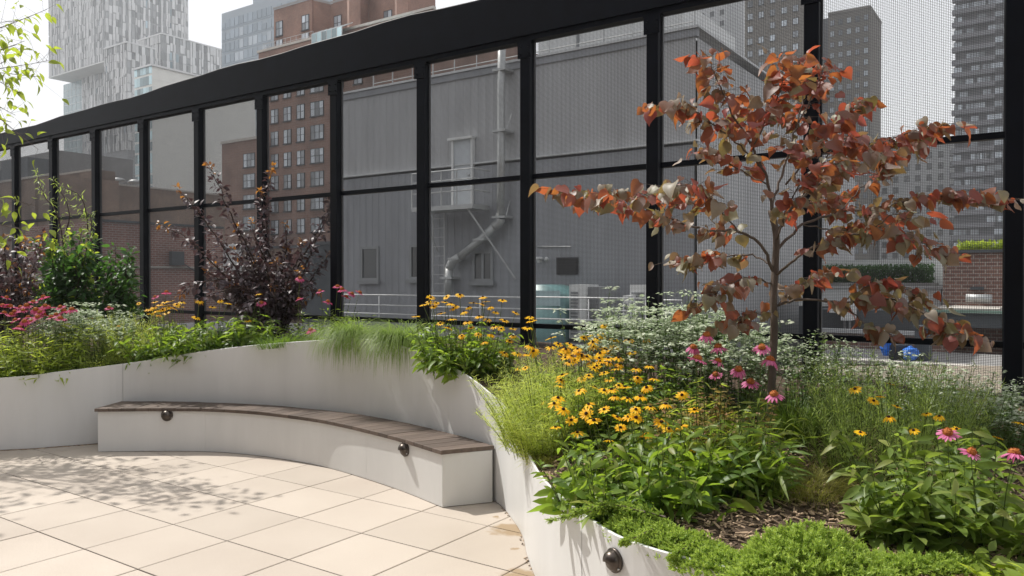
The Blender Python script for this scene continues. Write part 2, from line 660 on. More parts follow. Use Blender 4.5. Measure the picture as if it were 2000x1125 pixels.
# ================================================================== BENCH
BZ = 0.435
front = smooth_curve([(-4.12, 7.76, 0), (-3.549, 7.792, 0), (-3.042, 7.775, 0), (-2.62, 7.66, 0), (-2.234, 7.475, 0), (-1.672, 7.10, 0), (-1.005, 6.44, 0), (-0.526, 5.857, 0)], 10)
back = smooth_curve([(-4.09, 8.238, 0), (-3.65, 8.225, 0), (-3.194, 8.168, 0), (-2.618, 8.034, 0), (-2.035, 7.776, 0), (-1.465, 7.449, 0), (-0.92, 6.97, 0), (-0.43, 6.42, 0), (-0.135, 6.035, 0)], 10)
NPL = 33
bench = thing('curved_bench', 'curved bench with dark wooden plank seat on a pale grey steel box', 'bench', (-2.2, 7.4, 0))
tt = np.linspace(0, 1, NPL + 1)
fr, bk = resample(front, tt), resample(back, tt)
for k in range(NPL):
    g = 0.0028 / np.linalg.norm(fr[k + 1] - fr[k])
    a0, a1 = fr[k] + (fr[k + 1] - fr[k]) * g, fr[k + 1] + (fr[k] - fr[k + 1]) * g
    b0, b1 = bk[k] + (bk[k + 1] - bk[k]) * g, bk[k + 1] + (bk[k] - bk[k + 1]) * g
    dz = rng.normal(0, 0.0008)
    zt, zb = BZ + dz, BZ - 0.032
    ctr = (a0 + a1 + b0 + b1) / 4
    ctr[2] = BZ
    b = MB()
    e = 0.0025

    def shr(p, f):
        return p + (ctr - p) * f
    top = [shr(q, 0.012) for q in (a0, a1, b1, b0)]
    low = [a0, a1, b1, b0]
    V = [(q[0], q[1], zb) for q in low] + [(q[0], q[1], zt - e) for q in low] + [(q[0], q[1], zt) for q in top]
    F = [[3, 2, 1, 0], [8, 9, 10, 11]]
    for m in range(4):
        F += [[m, (m + 1) % 4, 4 + (m + 1) % 4, 4 + m], [4 + m, 4 + (m + 1) % 4, 8 + (m + 1) % 4, 8 + m]]
    # plank-local axes: x across the plank, y along it, so the grain follows the plank
    ax = (a1 - a0) / np.linalg.norm(a1 - a0)
    ay = np.cross([0, 0, 1], ax)
    Rp = np.stack([ax, ay, [0, 0, 1.0]], 1)
    b.add((np.array(V) - ctr) @ Rp, F)
    put('seat_plank', b.mesh('seat_plank', M['wood']), bench, Rp, 1.0, ctr)
# box under the seat
inset = 0.02


def off_curve(c, d):
    t = np.gradient(c[:, :2], axis=0)
    t /= np.linalg.norm(t, axis=1)[:, None]
    o = c.copy()
    o[:, :2] += np.stack([-t[:, 1], t[:, 0]], 1) * d
    return o


fb = off_curve(front, inset)
fb = resample(fb, np.linspace(0.006, 0.996, 90))
Lf = arclen(fb)
cuts = [0, int(np.argmin(np.abs(fb[:, 0] + 3.055))), int(np.argmin(np.abs(fb[:, 0] + 1.25))), 89]
for i0, i1 in zip(cuts[:-1], cuts[1:]):
    seg = fb[i0:i1 + 1].copy()
    if i0:
        seg[0] += (seg[1] - seg[0]) * 0.03
    bk2 = off_curve(seg, 0.01)
    V, F = [], []
    for k in range(len(seg)):
        V += [(seg[k, 0], seg[k, 1], 0.005), (seg[k, 0], seg[k, 1], BZ - 0.034), (bk2[k, 0], bk2[k, 1], BZ - 0.034), (bk2[k, 0], bk2[k, 1], 0.005)]
    for k in range(len(seg) - 1):
        for a in range(4):
            F.append([k * 4 + a, (k + 1) * 4 + a, (k + 1) * 4 + (a + 1) % 4, k * 4 + (a + 1) % 4])
    e = (len(seg) - 1) * 4
    F += [[0, 1, 2, 3], [e + 3, e + 2, e + 1, e]]
    b = MB()
    b.add(V, F)
    b.build('front_panel', M['bench_side'], bench)
for fe, be in ((fb[0], np.array([-4.06, 8.22, 0])), (fb[-1], np.array([-0.15, 6.02, 0]))):
    d = (be - fe) / np.linalg.norm(be - fe)
    nrm = np.array([-d[1], d[0], 0])
    sgn = -1 if fe is fb[-1] or fe[0] > -2 else 1
    v = [fe, be, be + nrm * 0.008 * -sgn * -1, fe + nrm * 0.008 * -sgn * -1]
    v = [fe + d * 0.004, be, be - nrm * 0.01 * sgn, fe + d * 0.004 - nrm * 0.01 * sgn]
    b = MB()
    b.add([(q[0], q[1], 0.005) for q in v] + [(q[0], q[1], BZ - 0.034) for q in v],
          [[0, 1, 2, 3], [4, 5, 6, 7], [0, 1, 5, 4], [1, 2, 6, 5], [2, 3, 7, 6], [3, 0, 4, 7]])
    b.build('end_panel', M['bench_side'], bench)


# ================================================================== WALL LIGHTS
def wall_light(pos, nrm, label, s=1.0):
    nrm = np.array([nrm[0], nrm[1], 0.0]); nrm /= np.linalg.norm(nrm)
    side = np.cross([0, 0, 1.0], nrm)
    up = np.array([0, 0, 1.0])
    pos = np.asarray(pos, float)

    def xf(x, y, z):          # x sideways, y up, z out of the wall
        return pos + (side * x + up * y + nrm * z) * s
    t = thing('wall_light', label, 'light', pos, 'bronze step lights on the grey steel walls')
    b = MB()
    b.lathe([(0.0, 0.001), (0.058, 0.001), (0.059, 0.012), (0.055, 0.016), (0.0, 0.016)], 28, 0, xf)
    b.build('back_plate', M['bronze'], t, True)
    # hooded eyelid: upper dome that stands proud, its lower rim cut away
    V, F = [], []
    nu, nv = 20, 9
    for i in range(nu + 1):
        a = math.pi * (-0.08 + 1.16 * i / nu)
        for j in range(nv + 1):
            ph = math.pi / 2 * j / nv
            r = 0.050 * math.cos(ph)
            dz = 0.016 + 0.046 * math.sin(ph)
            y = r * math.sin(a)
            V.append(xf(r * math.cos(a), y + 0.003 * math.sin(ph), dz))
    for i in range(nu):
        for j in range(nv):
            F.append([i * (nv + 1) + j, (i + 1) * (nv + 1) + j, (i + 1) * (nv + 1) + j + 1, i * (nv + 1) + j + 1])
    b = MB(); b.add(V, F)
    b.build('hood', M['bronze'], t, True)
    b = MB()
    b.lathe([(0.046, 0.016), (0.043, 0.026), (0.034, 0.034), (0.0, 0.038)], 20, 0, lambda x, y, z: xf(x, y - 0.004, z))
    b.build('lens_cover', M['bronze'], t, True)
    for sx in (-1, 1):
        b = MB()
        b.lathe([(0.0045, 0.014), (0.0045, 0.021), (0.003, 0.0225), (0, 0.0225)], 8, 0, lambda x, y, z: xf(x + 0.047 * sx, y - 0.026, z + (0)))
        b.build('screw', M['screw'], t, True)
    return t


def on_curve(c, x):
    k = int(np.argmin(np.abs(c[:, 0] - x)))
    k = min(max(k, 1), len(c) - 2)
    d = c[k + 1, :2] - c[k - 1, :2]
    return c[k], np.array([d[1], -d[0]])


p, nn = on_curve(fb, -3.40)
wall_light((p[0], p[1], 0.362), nn, 'round bronze step light under the left end of the bench seat')
p, nn = on_curve(fb, -0.84)
wall_light((p[0], p[1], 0.350), nn, 'bronze hooded step light near the right end of the bench')
k = int(np.argmin(np.abs(WC[:, 0] / WC[:, 1] - 0.1344) + (WC[:, 1] > 4.2) * 9))
d = WC[k + 1, :2] - WC[k - 1, :2]
wall_light((WC[k, 0], WC[k, 1], at_y(1208, 1094, WC[k, 1])[2]), (d[1], -d[0]), 'bronze step light on the low planter wall below the juniper', 0.92)

# ================================================================== MESH FENCE
fence = thing('mesh_fence', 'tall black steel fence with wire mesh panels and deep top beam behind the planting', 'fence', W(-4, FENCE_Q, 0.8))
POST0, PSTEP = -0.235, -1.31
posts = [POST0 + PSTEP * k for k in range(-3, 15)]
Z_LOW, Z_MID, Z_TOP = 1.265, 2.69, 4.02
pb = MB()
pb.box(-.055, .055, -.055, .055, 0, Z_TOP - 0.40)
bmp = MB()
w = 0.055; c = 0.006
sec = [(-w + c, -w), (w - c, -w), (w, -w + c), (w, w - c), (w - c, w), (-w + c, w), (-w, w - c), (-w, -w + c)]
V = [(x, y, 0) for x, y in sec] + [(x, y, Z_TOP - 0.4 + .02) for x, y in sec]
bmp.add(V, [[i, (i + 1) % 8, 8 + (i + 1) % 8, 8 + i] for i in range(8)])
post_me = bmp.mesh('post', M['black_steel'])
Rg = np.stack([R_AX, N_AX, [0, 0, 1.0]], 1)
for p in posts:
    put('post', post_me, fence, Rg, 1.0, W(p, FENCE_Q, 0.4))
span = -PSTEP - 0.11
MQ = FENCE_Q + 0.03
for zc, hh_ in ((Z_LOW, 0.022), (Z_MID, 0.022)):
    rb = MB(); rb.box(-span / 2, span / 2, -0.025, 0.025, -hh_, hh_)
    rme = rb.mesh('rail', M['black_steel'])
    for p in posts[1:]:
        put('rail', rme, fence, Rg, 1.0, W(p - PSTEP / 2, MQ, zc))


def screen(h, pitch=0.0142, pz_=0.0113, d=0.0021):
    b = MB()
    nx = int(span / pitch)
    for i in range(nx + 1):
        x = -span / 2 + (i + .5) * span / (nx + 1)
        b.box(x - d / 2, x + d / 2, -d, 0, 0, h)
    nz = int(h / pz_)
    for i in range(nz + 1):
        z = (i + .5) * h / (nz + 1)
        b.box(-span / 2, span / 2, 0.0003, d, z - d / 2, z + d / 2)
    # thin clamping bars at the panel edge
    for x0, x1, z0, z1 in ((-span / 2, -span / 2 + .012, 0, h), (span / 2 - .012, span / 2, 0, h)):
        b.box(x0, x1, -0.012, 0.012, z0, z1)
    return b.mesh('mesh_panel', M['wire'])


tiers = [(0.55, Z_LOW - 0.022), (Z_LOW + 0.022, Z_MID - 0.022), (Z_MID + 0.022, Z_TOP)]
for z0, z1 in tiers:
    me = screen(z1 - z0)
    for p in posts[1:]:
        o = put('mesh_panel', me, fence, Rg, 1.0, W(p - PSTEP / 2, MQ, z0))
        o['kind'] = 'stuff'
# head brackets: a bolted plate on every post under the beam
kb = MB()
kb.box(-.075, .075, -.064, -.0555, -.16, 0)
kb.box(-.085, .085, -.062, .0, -.012, 0)
for sx in (-.045, .045):
    for zz in (-.05, -.12):
        kb.lathe([(.011, -.0645), (.011, -.073), (0, -.073)], 6, 0, lambda x, y, z: (x + sx, z, y + zz))
kme = kb.mesh('bracket', M['black_steel'])
for p in posts:
    put('bracket', kme, fence, Rg, 1.0, W(p, FENCE_Q, Z_TOP - .052))
# deep top beam; its upper edge is a little wavy and drops along the far end
b = MB()
ps = np.linspace(posts[-1] - 1.0, posts[0] + 1.0, 60)
V, F = [], []
for i, p in enumerate(ps):
    u = min(max((15.8 + p) / 11.0, 0), 1)
    zt = 4.24 + .235 * u * u * (3 - 2 * u)
    zt += 0.012 * math.sin(p * 1.9) + 0.008 * math.sin(p * 4.3 + 1)
    V += [W(p, FENCE_Q - .075, Z_TOP), W(p, FENCE_Q - .075, zt - .01), W(p, FENCE_Q - .065, zt), W(p, FENCE_Q + .075, zt), W(p, FENCE_Q + .075, Z_TOP)]
for i in range(len(ps) - 1):
    for a in range(5):
        F.append([i * 5 + a, (i + 1) * 5 + a, (i + 1) * 5 + (a + 1) % 5, i * 5 + (a + 1) % 5])
b.add(V, F)
b.build('top_beam', M['black_steel'], fence)
b = MB()
b.pbox(ps[0], ps[-1], FENCE_Q - .055, FENCE_Q + .055, Z_TOP - 0.05, Z_TOP - 0.001)
b.build('head_rail', M['black_steel'], fence)

# ================================================================== PLANTING BED
b = MB()
nm = 26
idx = np.arange(0, len(WC), 2)
V = []
pmax = float(WS[-1])
t_ = np.gradient(WC[:, :2], axis=0); t_ /= np.linalg.norm(t_, axis=1)[:, None]
wn_ = np.stack([-t_[:, 1], t_[:, 0]], 1)
for k in idx:
    st = WC[k, :2] + wn_[k] * 0.013
    en = W(WS[k], FENCE_Q + 0.25, 0)[:2]
    for m in range(nm + 1):
        q = st + (en - st) * m / nm
        z = float(soil(q[0], q[1]))
        z += 0.012 * (rng.random() - .5) if 0 < m < nm else 0
        V.append((q[0], q[1], z))
F = [[a * (nm + 1) + m, a * (nm + 1) + m + 1, (a + 1) * (nm + 1) + m + 1, (a + 1) * (nm + 1) + m] for a in range(len(idx) - 1) for m in range(nm)]
F = [f[::-1] for f in F]
b.add(V, F)
bed = struct(b.build('planting_bed', M['soil'], smooth=True))

# ================================================================== LEAF SHAPES
def blade(ws, length=1.0, droop=0.25, fold=0.25, curl=0.0, twist=0.0):
    """leaf along +y, normal +z; ws = half widths at even stations, folded along the midrib"""
    n = len(ws)
    V, F = [], []
    for i, w in enumerate(ws):
        t = i / (n - 1)
        y = t * length
        z = -droop * t * t * length
        a = twist * t
        for sx in (-1, 0, 1):
            x = sx * w
            dz = abs(sx) * w * fold - curl * (abs(sx) * w) ** 2
            V.append((x * math.cos(a), y, z + dz + x * math.sin(a)))
    for i in range(n - 1):
        for k in range(2):
            F.append([i * 3 + k, i * 3 + k + 1, (i + 1) * 3 + k + 1, (i + 1) * 3 + k])
    return np.array(V), np.array(F)


BROAD = [blade([0.015, 0.13, 0.17, 0.13, 0.008], droop=d, fold=f, twist=t) for d, f, t in ((0.15, .35, .2), (0.4, .25, -.3), (0.7, .3, .1))]
OVATE = [blade([0.02, 0.25, 0.27, 0.16, 0.008], droop=d, fold=f, twist=t) for d, f, t in ((0.1, .3, .3), (0.35, .2, -.2), (0.6, .35, .1))]
LANCE = [blade([0.012, 0.075, 0.07, 0.006], droop=d, fold=.25, twist=t) for d, t in ((0.1, .3), (0.45, -.4), (0.8, .2))]
SMALL = [(np.array([(0, 0, 0), (.28, .45, .06), (0, 1, -.12), (-.28, .45, .06), (0, .5, 0)], float), np.array([[0, 1, 4], [1, 2, 4], [2, 3, 4], [3, 0, 4]])),
         (np.array([(0, 0, 0), (.24, .4, -.04), (0, 1, .05), (-.24, .4, .1), (0, .5, .0)], float), np.array([[0, 1, 4], [1, 2, 4], [2, 3, 4], [3, 0, 4]]))]
THREAD = [(np.array([(-.02, 0, 0), (.02, 0, 0), (.022, .5, .05), (-.022, .5, .05), (0, 1, -d)], float), np.array([[0, 1, 2], [0, 2, 3], [3, 2, 4]])) for d in (0.0, .2, -.1)]


def heart(droop, fold, curl, tw=0.0):
    ws = [(0.0, 0.0, 0.0), (-.07, .30, .06), (.05, .46, .10), (.25, .52, .12), (.48, .45, .10), (.70, .28, .06), (.88, .10, .02), (1.0, 0.0, 0.0)]
    V, F = [], []
    for y, w, _ in ws:
        yy = y
        yc = max(y, 0.0)
        for sx in (-1, -.55, 0, .55, 1):
            x = sx * w
            a = tw * yc
            z = -droop * yc * yc + abs(x) * fold - curl * x * x + (.03 * math.sin(6 * yc + 3 * sx))
            ym = yc if sx == 0 else yy
            V.append((x * math.cos(a), ym, z + x * math.sin(a)))
    for i in range(len(ws) - 1):
        for k in range(4):
            F.append([i * 5 + k, i * 5 + k + 1, (i + 1) * 5 + k + 1, (i + 1) * 5 + k])
    return np.array(V), np.array(F)


HEART = [heart(.25, .25, .2, .4), heart(.5, .05, .7, -.4), heart(.1, -.2, .4, .7), heart(.7, .3, 0, -.2), heart(.3, .5, .0, .3), heart(-.2, .15, .5, .2)]


def frames(d, up, roll=None):
    d = d / (np.linalg.norm(d, axis=1)[:, None] + 1e-9)
    x = np.cross(d, up)
    x /= np.linalg.norm(x, axis=1)[:, None] + 1e-9
    z = np.cross(x, d)
    if roll is not None:
        c, s = np.cos(roll)[:, None], np.sin(roll)[:, None]
        x, z = c * x + s * z, -s * x + c * z
    return np.stack([x, d, z], 2)


UP = np.array([0, 0, 1.0])

# leaf materials
M['susan_leaf'] = mk_leaf('susan_leaf', [(0.058, 0.115, 0.02), (0.095, 0.165, 0.028), (0.155, 0.23, 0.045), (0.24, 0.24, 0.06)], (0.42, 0.62, 0.05), 0.40, 0.45, 0.4)
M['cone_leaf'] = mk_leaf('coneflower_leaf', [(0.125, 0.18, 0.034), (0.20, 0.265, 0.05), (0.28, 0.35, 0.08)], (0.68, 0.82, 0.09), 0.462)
M['cone_leaf_mid'] = mk_leaf('coneflower_leaf_mid', [(0.07, 0.12, 0.022), (0.115, 0.175, 0.035), (0.17, 0.235, 0.055), (0.24, 0.25, 0.07)], (0.42, 0.58, 0.07), 0.38)  # mid green leaf for the plants at the right
M['thread_leaf'] = mk_leaf('thread_leaf', [(0.26, 0.34, 0.06), (0.36, 0.44, 0.10), (0.46, 0.52, 0.16)], (0.74, 0.84, 0.14), 0.48)
M['dill_leaf'] = mk_leaf('dill_leaf', [(0.16, 0.24, 0.06), (0.24, 0.32, 0.09), (0.30, 0.38, 0.12)], (0.56, 0.72, 0.14), 0.46)
M['mint_leaf'] = mk_leaf('mint_leaf', [(0.085, 0.15, 0.055), (0.14, 0.215, 0.08)], (0.32, 0.50, 0.11), 0.32)
M['mint_bract'] = mk_leaf('mint_bract', [(0.34, 0.43, 0.26), (0.52, 0.58, 0.43), (0.66, 0.68, 0.57)], (0.5, 0.6, 0.4), 0.28, 0.7, 0.2)
M['shrub_leaf'] = mk_leaf('green_shrub_leaf', [(0.022, 0.055, 0.018), (0.035, 0.085, 0.024), (0.065, 0.125, 0.035)], (0.13, 0.29, 0.045), 0.33)
M['lime_leaf'] = mk_leaf('lime_leaf', [(0.12, 0.19, 0.03), (0.20, 0.28, 0.04), (0.26, 0.33, 0.05)], (0.55, 0.66, 0.07), 0.5)
M['purple_leaf'] = mk_leaf('purple_leaf', [(0.05, 0.035, 0.04), (0.09, 0.065, 0.075), (0.16, 0.125, 0.135)], (0.15, 0.06, 0.065), 0.15, 0.52, 0.6)
M['orange_leaf'] = mk_leaf('new_orange_leaf', [(0.14, 0.06, 0.02), (0.26, 0.13, 0.03), (0.16, 0.03, 0.03)], (0.5, 0.22, 0.04), 0.45, 0.35, 0.6)
M['redbud_leaf'] = mk_leaf('redbud_leaf', [(0.16, 0.11, 0.08), (0.19, 0.085, 0.06), (0.23, 0.07, 0.06), (0.15, 0.10, 0.08), (0.26, 0.065, 0.065)], None, 0.44, 0.5, 0.5,
                           tcols=[(0.46, 0.17, 0.035), (0.58, 0.17, 0.045), (0.58, 0.11, 0.055), (0.56, 0.20, 0.04), (0.56, 0.09, 0.085)])
M['redbud_olive'] = mk_leaf('redbud_olive_leaf', [(0.17, 0.165, 0.10), (0.24, 0.225, 0.155), (0.21, 0.145, 0.135), (0.31, 0.28, 0.22), (0.15, 0.135, 0.085)], None, 0.28, 0.5, 0.5,
                            tcols=[(0.40, 0.30, 0.07), (0.42, 0.25, 0.07), (0.45, 0.18, 0.07)])
M['grass_blade'] = mk_leaf('grass_blade', [(0.11, 0.18, 0.035), (0.17, 0.25, 0.05), (0.26, 0.31, 0.09)], (0.36, 0.52, 0.09), 0.4, 0.5)
M['dark_grass'] = mk_leaf('dark_grass', [(0.065, 0.125, 0.02), (0.12, 0.19, 0.03)], (0.26, 0.42, 0.04), 0.35, 0.5)
M['sedge'] = mk_leaf('sedge', [(0.20, 0.20, 0.04), (0.30, 0.28, 0.07), (0.15, 0.18, 0.04)], (0.50, 0.50, 0.09), 0.4, 0.6)
M['fading_leaf'] = mk_leaf('fading_leaf', [(0.14, 0.17, 0.04), (0.28, 0.22, 0.07), (0.28, 0.12, 0.07), (0.16, 0.18, 0.05)], (0.52, 0.40, 0.10), 0.38)
M['juniper'] = mk_leaf('juniper', [(0.12, 0.20, 0.034), (0.24, 0.34, 0.062), (0.40, 0.50, 0.11)], (0.60, 0.78, 0.11), 0.32, 0.55, 0.3)
M['yellow_petal'] = mk_leaf('yellow_petal', [(0.80, 0.38, 0.006), (0.86, 0.50, 0.010), (0.88, 0.60, 0.02)], (0.98, 0.58, 0.01), 0.3, 0.5, 0.2)
M['pink_petal'] = mk_leaf('pink_petal', [(0.56, 0.12, 0.27), (0.66, 0.18, 0.36), (0.72, 0.27, 0.45)], (0.85, 0.18, 0.40), 0.35, 0.5, 0.2)
M['rose_petal'] = mk_leaf('rose_petal', [(0.56, 0.07, 0.18), (0.66, 0.11, 0.26), (0.70, 0.18, 0.34)], (0.8, 0.10, 0.26), 0.35, 0.5, 0.2)
M['brown_eye'] = mk('brown_eye', (0.035, 0.015, 0.009), 0.9, 0, 0.4, 400, 0.2)
M['orange_cone'] = mk('orange_cone', (0.22, 0.05, 0.012), 0.7, 0, 0.3, 400, 0.3, col2=(0.5, 0.17, 0.03))


# ------------------------------------------------------------------ flowers (unit: 1 = petal span)
def daisy(n, droop, width, jitter, seed, r0=0.10):
    g = np.random.default_rng(seed)
    V, F = [], []
    for k in range(n):
        a = 2 * math.pi * (k + g.normal(0, jitter)) / n
        ln = 0.5 * (1 + g.normal(0, .06))
        dr = droop + g.normal(0, .08)
        st = [(r0, width * .45), (0.24, width), (0.40, width * .95), (ln, width * .25)]
        b = len(V)
        z = 0.0
        pr = r0
        for i, (r, w) in enumerate(st):
            ang = dr * (i / 3.0) ** 0.8
            z -= math.tan(min(ang, 1.25)) * (r - pr)
            pr = r
            rr = r if dr < 0.6 else r0 + (r - r0) * (1 - 0.35 * (dr - .5))
            ca, sa = math.cos(a), math.sin(a)
            for sx in (-1, 0, 1):
                V.append((rr * ca - sx * w * sa, rr * sa + sx * w * ca, z + (0.018 if sx else 0)))
        for i in range(3):
            for q in range(2):
                F.append([b + i * 3 + q, b + i * 3 + q + 1, b + i * 3 + q + 4, b + i * 3 + q + 3])
    m = MB(); m.add(V, F)
    return m


def dome(r, h, spikes, seed):
    m = MB()
    m.lathe([(r * .8, -0.03), (r, 0.02), (r * .92, h * .55), (r * .62, h * .87), (0.001, h)], 10)
    g = np.random.default_rng(seed)
    for _ in range(spikes):
        a, u = g.random() * 6.283, g.random()
        ph = math.acos(1 - u)
        d = np.array([math.cos(a) * math.sin(ph), math.sin(a) * math.sin(ph), math.cos(ph)])
        c = d * [r, r, h]
        t = np.cross(d, [0.3, .5, .8]); t /= np.linalg.norm(t); s = np.cross(d, t)
        w = r * .11
        m.add([c + t * w, c - t * w * .5 + s * w * .8, c - t * w * .5 - s * w * .8, c + d * r * .30], [[0, 1, 3], [1, 2, 3], [2, 0, 3]])
    return m


SUSAN = [daisy(n, d, .075, .12, s).mesh('flower', M['yellow_petal']) for n, d, s in ((13, .12, 1), (12, .35, 2), (14, .6, 3), (11, .2, 4), (9, .5, 11), (13, .8, 12), (10, .05, 13), (12, .45, 14))]
SUSAN_EYE = dome(.12, .13, 0, 1).mesh('flower_center', M['brown_eye'], True)
PINK = [daisy(n, d, .062, .15, s, .15).mesh('flower', M['pink_petal']) for n, d, s in ((16, .55, 5), (15, .8, 6), (17, 1.05, 7), (15, .35, 8), (13, .7, 21), (18, .9, 22))]
ROSE = [daisy(n, d, .062, .15, s, .15).mesh('flower', M['rose_petal']) for n, d, s in ((16, .45, 5), (15, .25, 6), (17, .7, 7), (15, .1, 8))]
PINK_CONE = dome(.19, .20, 60, 2).mesh('flower_center', M['orange_cone'])


def set_flower(parent, kind, pos, size, tilt):
    heads, eye = {'susan': (SUSAN, SUSAN_EYE), 'pink': (PINK, PINK_CONE), 'rose': (ROSE, PINK_CONE)}[kind]
    n = np.array([tilt[0], tilt[1], 1.0]); n /= np.linalg.norm(n)
    a = rng.random() * 6.283
    x = np.array([math.cos(a), math.sin(a), 0]); x -= (x @ n) * n; x /= np.linalg.norm(x)
    R = np.stack([x, np.cross(n, x), n], 1)
    o = put('flower', heads[int(rng.integers(len(heads)))], parent, R, size, pos)
    e = link('flower_center', eye, o)
    e.location = (0, 0, 0.012)
    if kind != 'susan':
        e.scale = (1.05, 1.05, rng.uniform(.85, 1.25))


# ------------------------------------------------------------------ herbaceous clump
LEAF_ME = {}


def leaf_mesh(tset, key, i, mat):
    k = (key, i, mat.name)
    if k not in LEAF_ME:
        m = MB(); m.add(*tset[i])
        LEAF_ME[k] = m.mesh('leaf', mat, True)
    return LEAF_ME[k]


def base_pt(px, Y):
    X = (px - 1000.0) / FPX * Y
    return np.array([X, Y, float(soil(X, Y))])


def herb(name, label, cat, px, Y, rx, ry, nstem, h, leaf, tset, key, lmat, pairs=5, *args, roll=.5, **kw):
    return herb_(name, label, cat, px, Y, rx, ry, nstem, h, leaf, tset, key, lmat, pairs, *args, roll=roll, **kw)


def herb_(name, label, cat, px, Y, rx, ry, nstem, h, leaf, tset, key, lmat, pairs=5, flowers=(), fkind=None, fsize=.07, fy=None,
         group=None, nobj=0, lean=.5, low=.05, fan=(.2, .7), taper=.5, extra=None, whorl=2, smat=None, stuffname='foliage', roll=.5):
    """stems that rise from the soil over an ellipse, leaves in pairs up each stem, named flower spots on stems of their own"""
    c = base_pt(px, Y)
    t = thing(name, label, cat, c, group)
    st = MB()
    lp, ld, ls = [], [], []
    jobs = []
    for _ in range(nstem):
        a, r = rng.random() * 6.283, math.sqrt(rng.random())
        b = c[:2] + [rx * r * math.cos(a), ry * r * math.sin(a)]
        b = np.array([b[0], b[1], float(soil(b[0], b[1])) - .02])
        hh = rng.uniform(*h) * (1 - .25 * r * r)
        out = np.array([math.cos(a) * r * lean, math.sin(a) * r * lean, 0]) + np.append(rng.normal(0, .12, 2), 0)
        jobs.append((b, b + out * hh + UP * hh, False))
    for f in flowers:
        fx, fpy = f[0], f[1]
        yy = f[2] if len(f) > 2 else (fy(fpy) if fy else Y) + rng.normal(0, .05)
        tip = at_y(fx, fpy, yy)
        g = tip[:2] * .75 + c[:2] * .25 + rng.normal(0, .03, 2)
        b = np.array([g[0], g[1], float(soil(g[0], g[1])) - .02])
        if tip[2] < b[2] + .08:
            b[2] = tip[2] - .25
        jobs.append((b, tip, True))
    for b, tip, isf in jobs:
        mid = (b + tip) / 2 + np.append(rng.normal(0, .02, 2), 0) + (tip - b) * [-.12, -.12, .06]
        tt_ = np.linspace(0, 1, 6)[:, None]
        cv = (1 - tt_) ** 2 * b + 2 * (1 - tt_) * tt_ * mid + tt_ ** 2 * tip
        st.tube(cv, np.linspace(.0034, .0018, 6) * (1.0 if isf else (.5 if key == 'thread' else .9)), 4, 0, False)
        npair = pairs if not isf else max(2, int(pairs * .7))
        ph = rng.random() * 6.283
        for i in range(npair):
            u = low + (1.0 - low) * (i + rng.random() * .6) / npair
            if isf:
                u *= .72
            q = (1 - u) ** 2 * b + 2 * (1 - u) * u * mid + u * u * tip
            ph += 1.57 + rng.normal(0, .4)
            for w in range(whorl):
                a = ph + w * 6.283 / whorl + rng.normal(0, .25)
                el = rng.uniform(*fan)
                lp.append(q)
                ld.append((math.cos(a) * math.cos(el), math.sin(a) * math.cos(el), math.sin(el)))
                ls.append(rng.uniform(*leaf) * (1 - taper * u) * (.6 if isf else 1))
    if st.n:
        st.build('stems', smat or M['stem'], t, stuff=True)
    lp, ld, ls = np.array(lp), np.array(ld), np.array(ls)
    scatter_leaves(t, lp, ld, ls, tset, key, lmat, nobj, stuffname, None, roll)
    for (b, tip, isf) in jobs:
        if isf:
            d = (tip - b)
            sz = fsize * rng.uniform(.82, 1.12)
            set_flower(t, fkind, tip, sz, (d[0] * .3 + rng.normal(0, .22) + .0, d[1] * .3 + rng.normal(-.26, .25)))
    if extra:
        extra(t, jobs)
    return t


def scatter_leaves(t, lp, ld, ls, tset, key, lmat, nobj, stuffname, up=None, roll=.5):
    if len(lp) == 0:
        return
    R = frames(ld, np.tile(UP, (len(lp), 1)) if up is None else up, rng.normal(0, roll, len(lp)))
    order = np.argsort(-ls / np.maximum(lp[:, 1], .5))
    ti = rng.integers(0, len(tset), len(lp))
    nobj = min(nobj, 300, len(lp))
    for i in order[:nobj]:
        put('leaf', leaf_mesh(tset, key, int(ti[i]), lmat), t, R[i], float(ls[i]), lp[i])
    rest = order[nobj:]
    m = MB()
    for k in range(len(tset)):
        s = rest[ti[rest] == k]
        if len(s):
            m.inst(tset[k][0], tset[k][1], R[s] * ls[s][:, None, None], lp[s])
    m.build(stuffname, lmat, t, True, stuff=True)


def grass(name, label, px, Y, n, ln, rad, arch, mat, cat='grass', group=None, width=.0022, toward=None, up=(0.6, 1.3)):
    c = base_pt(px, Y)
    t = thing(name, label, cat, c, group)
    m = MB()
    V, F = [], []
    for _ in range(n):
        a, r = rng.random() * 6.283, math.sqrt(rng.random()) * rad
        b = c + [math.cos(a) * r, math.sin(a) * r, -.01]
        b[2] = float(soil(b[0], b[1]))
        az = a + rng.normal(0, .6)
        d = np.array([math.cos(az), math.sin(az), 0])
        if toward is not None and rng.random() < toward[2]:
            d = np.array([toward[0], toward[1], 0]) + np.append(rng.normal(0, .35, 2), 0)
            d /= np.linalg.norm(d)
        e = rng.uniform(*up)
        L_ = rng.uniform(*ln)
        k = 7
        p = b.copy()
        el = e
        base = len(V)
        sd = np.array([-d[1], d[0], 0])
        ac = arch * rng.uniform(.7, 1.3)
        for i in range(k + 1):
            w = width * (1 - (i / k) ** 2 * .85)
            V.append(p - sd * w); V.append(p + sd * w)
            p = p + (d * math.cos(el) + UP * math.sin(el)) * (L_ / k)
            el = max(el - ac / k, -1.45)
        for i in range(k):
            F.append([base + 2 * i, base + 2 * i + 1, base + 2 * i + 3, base + 2 * i + 2])
    m.add(V, F)
    m.build('blades', mat, t, True, stuff=True)
    return t


# ------------------------------------------------------------------ woody plants
def limb(m, pts, r0, r1, n=7, wob=.0, seed=0):
    c = smooth_curve(pts, 6)
    if wob:
        c[1:-1] += rng.normal(0, wob, (len(c) - 2, 3))
    m.tube(c, np.linspace(r0, r1, len(c)), n)
    return c


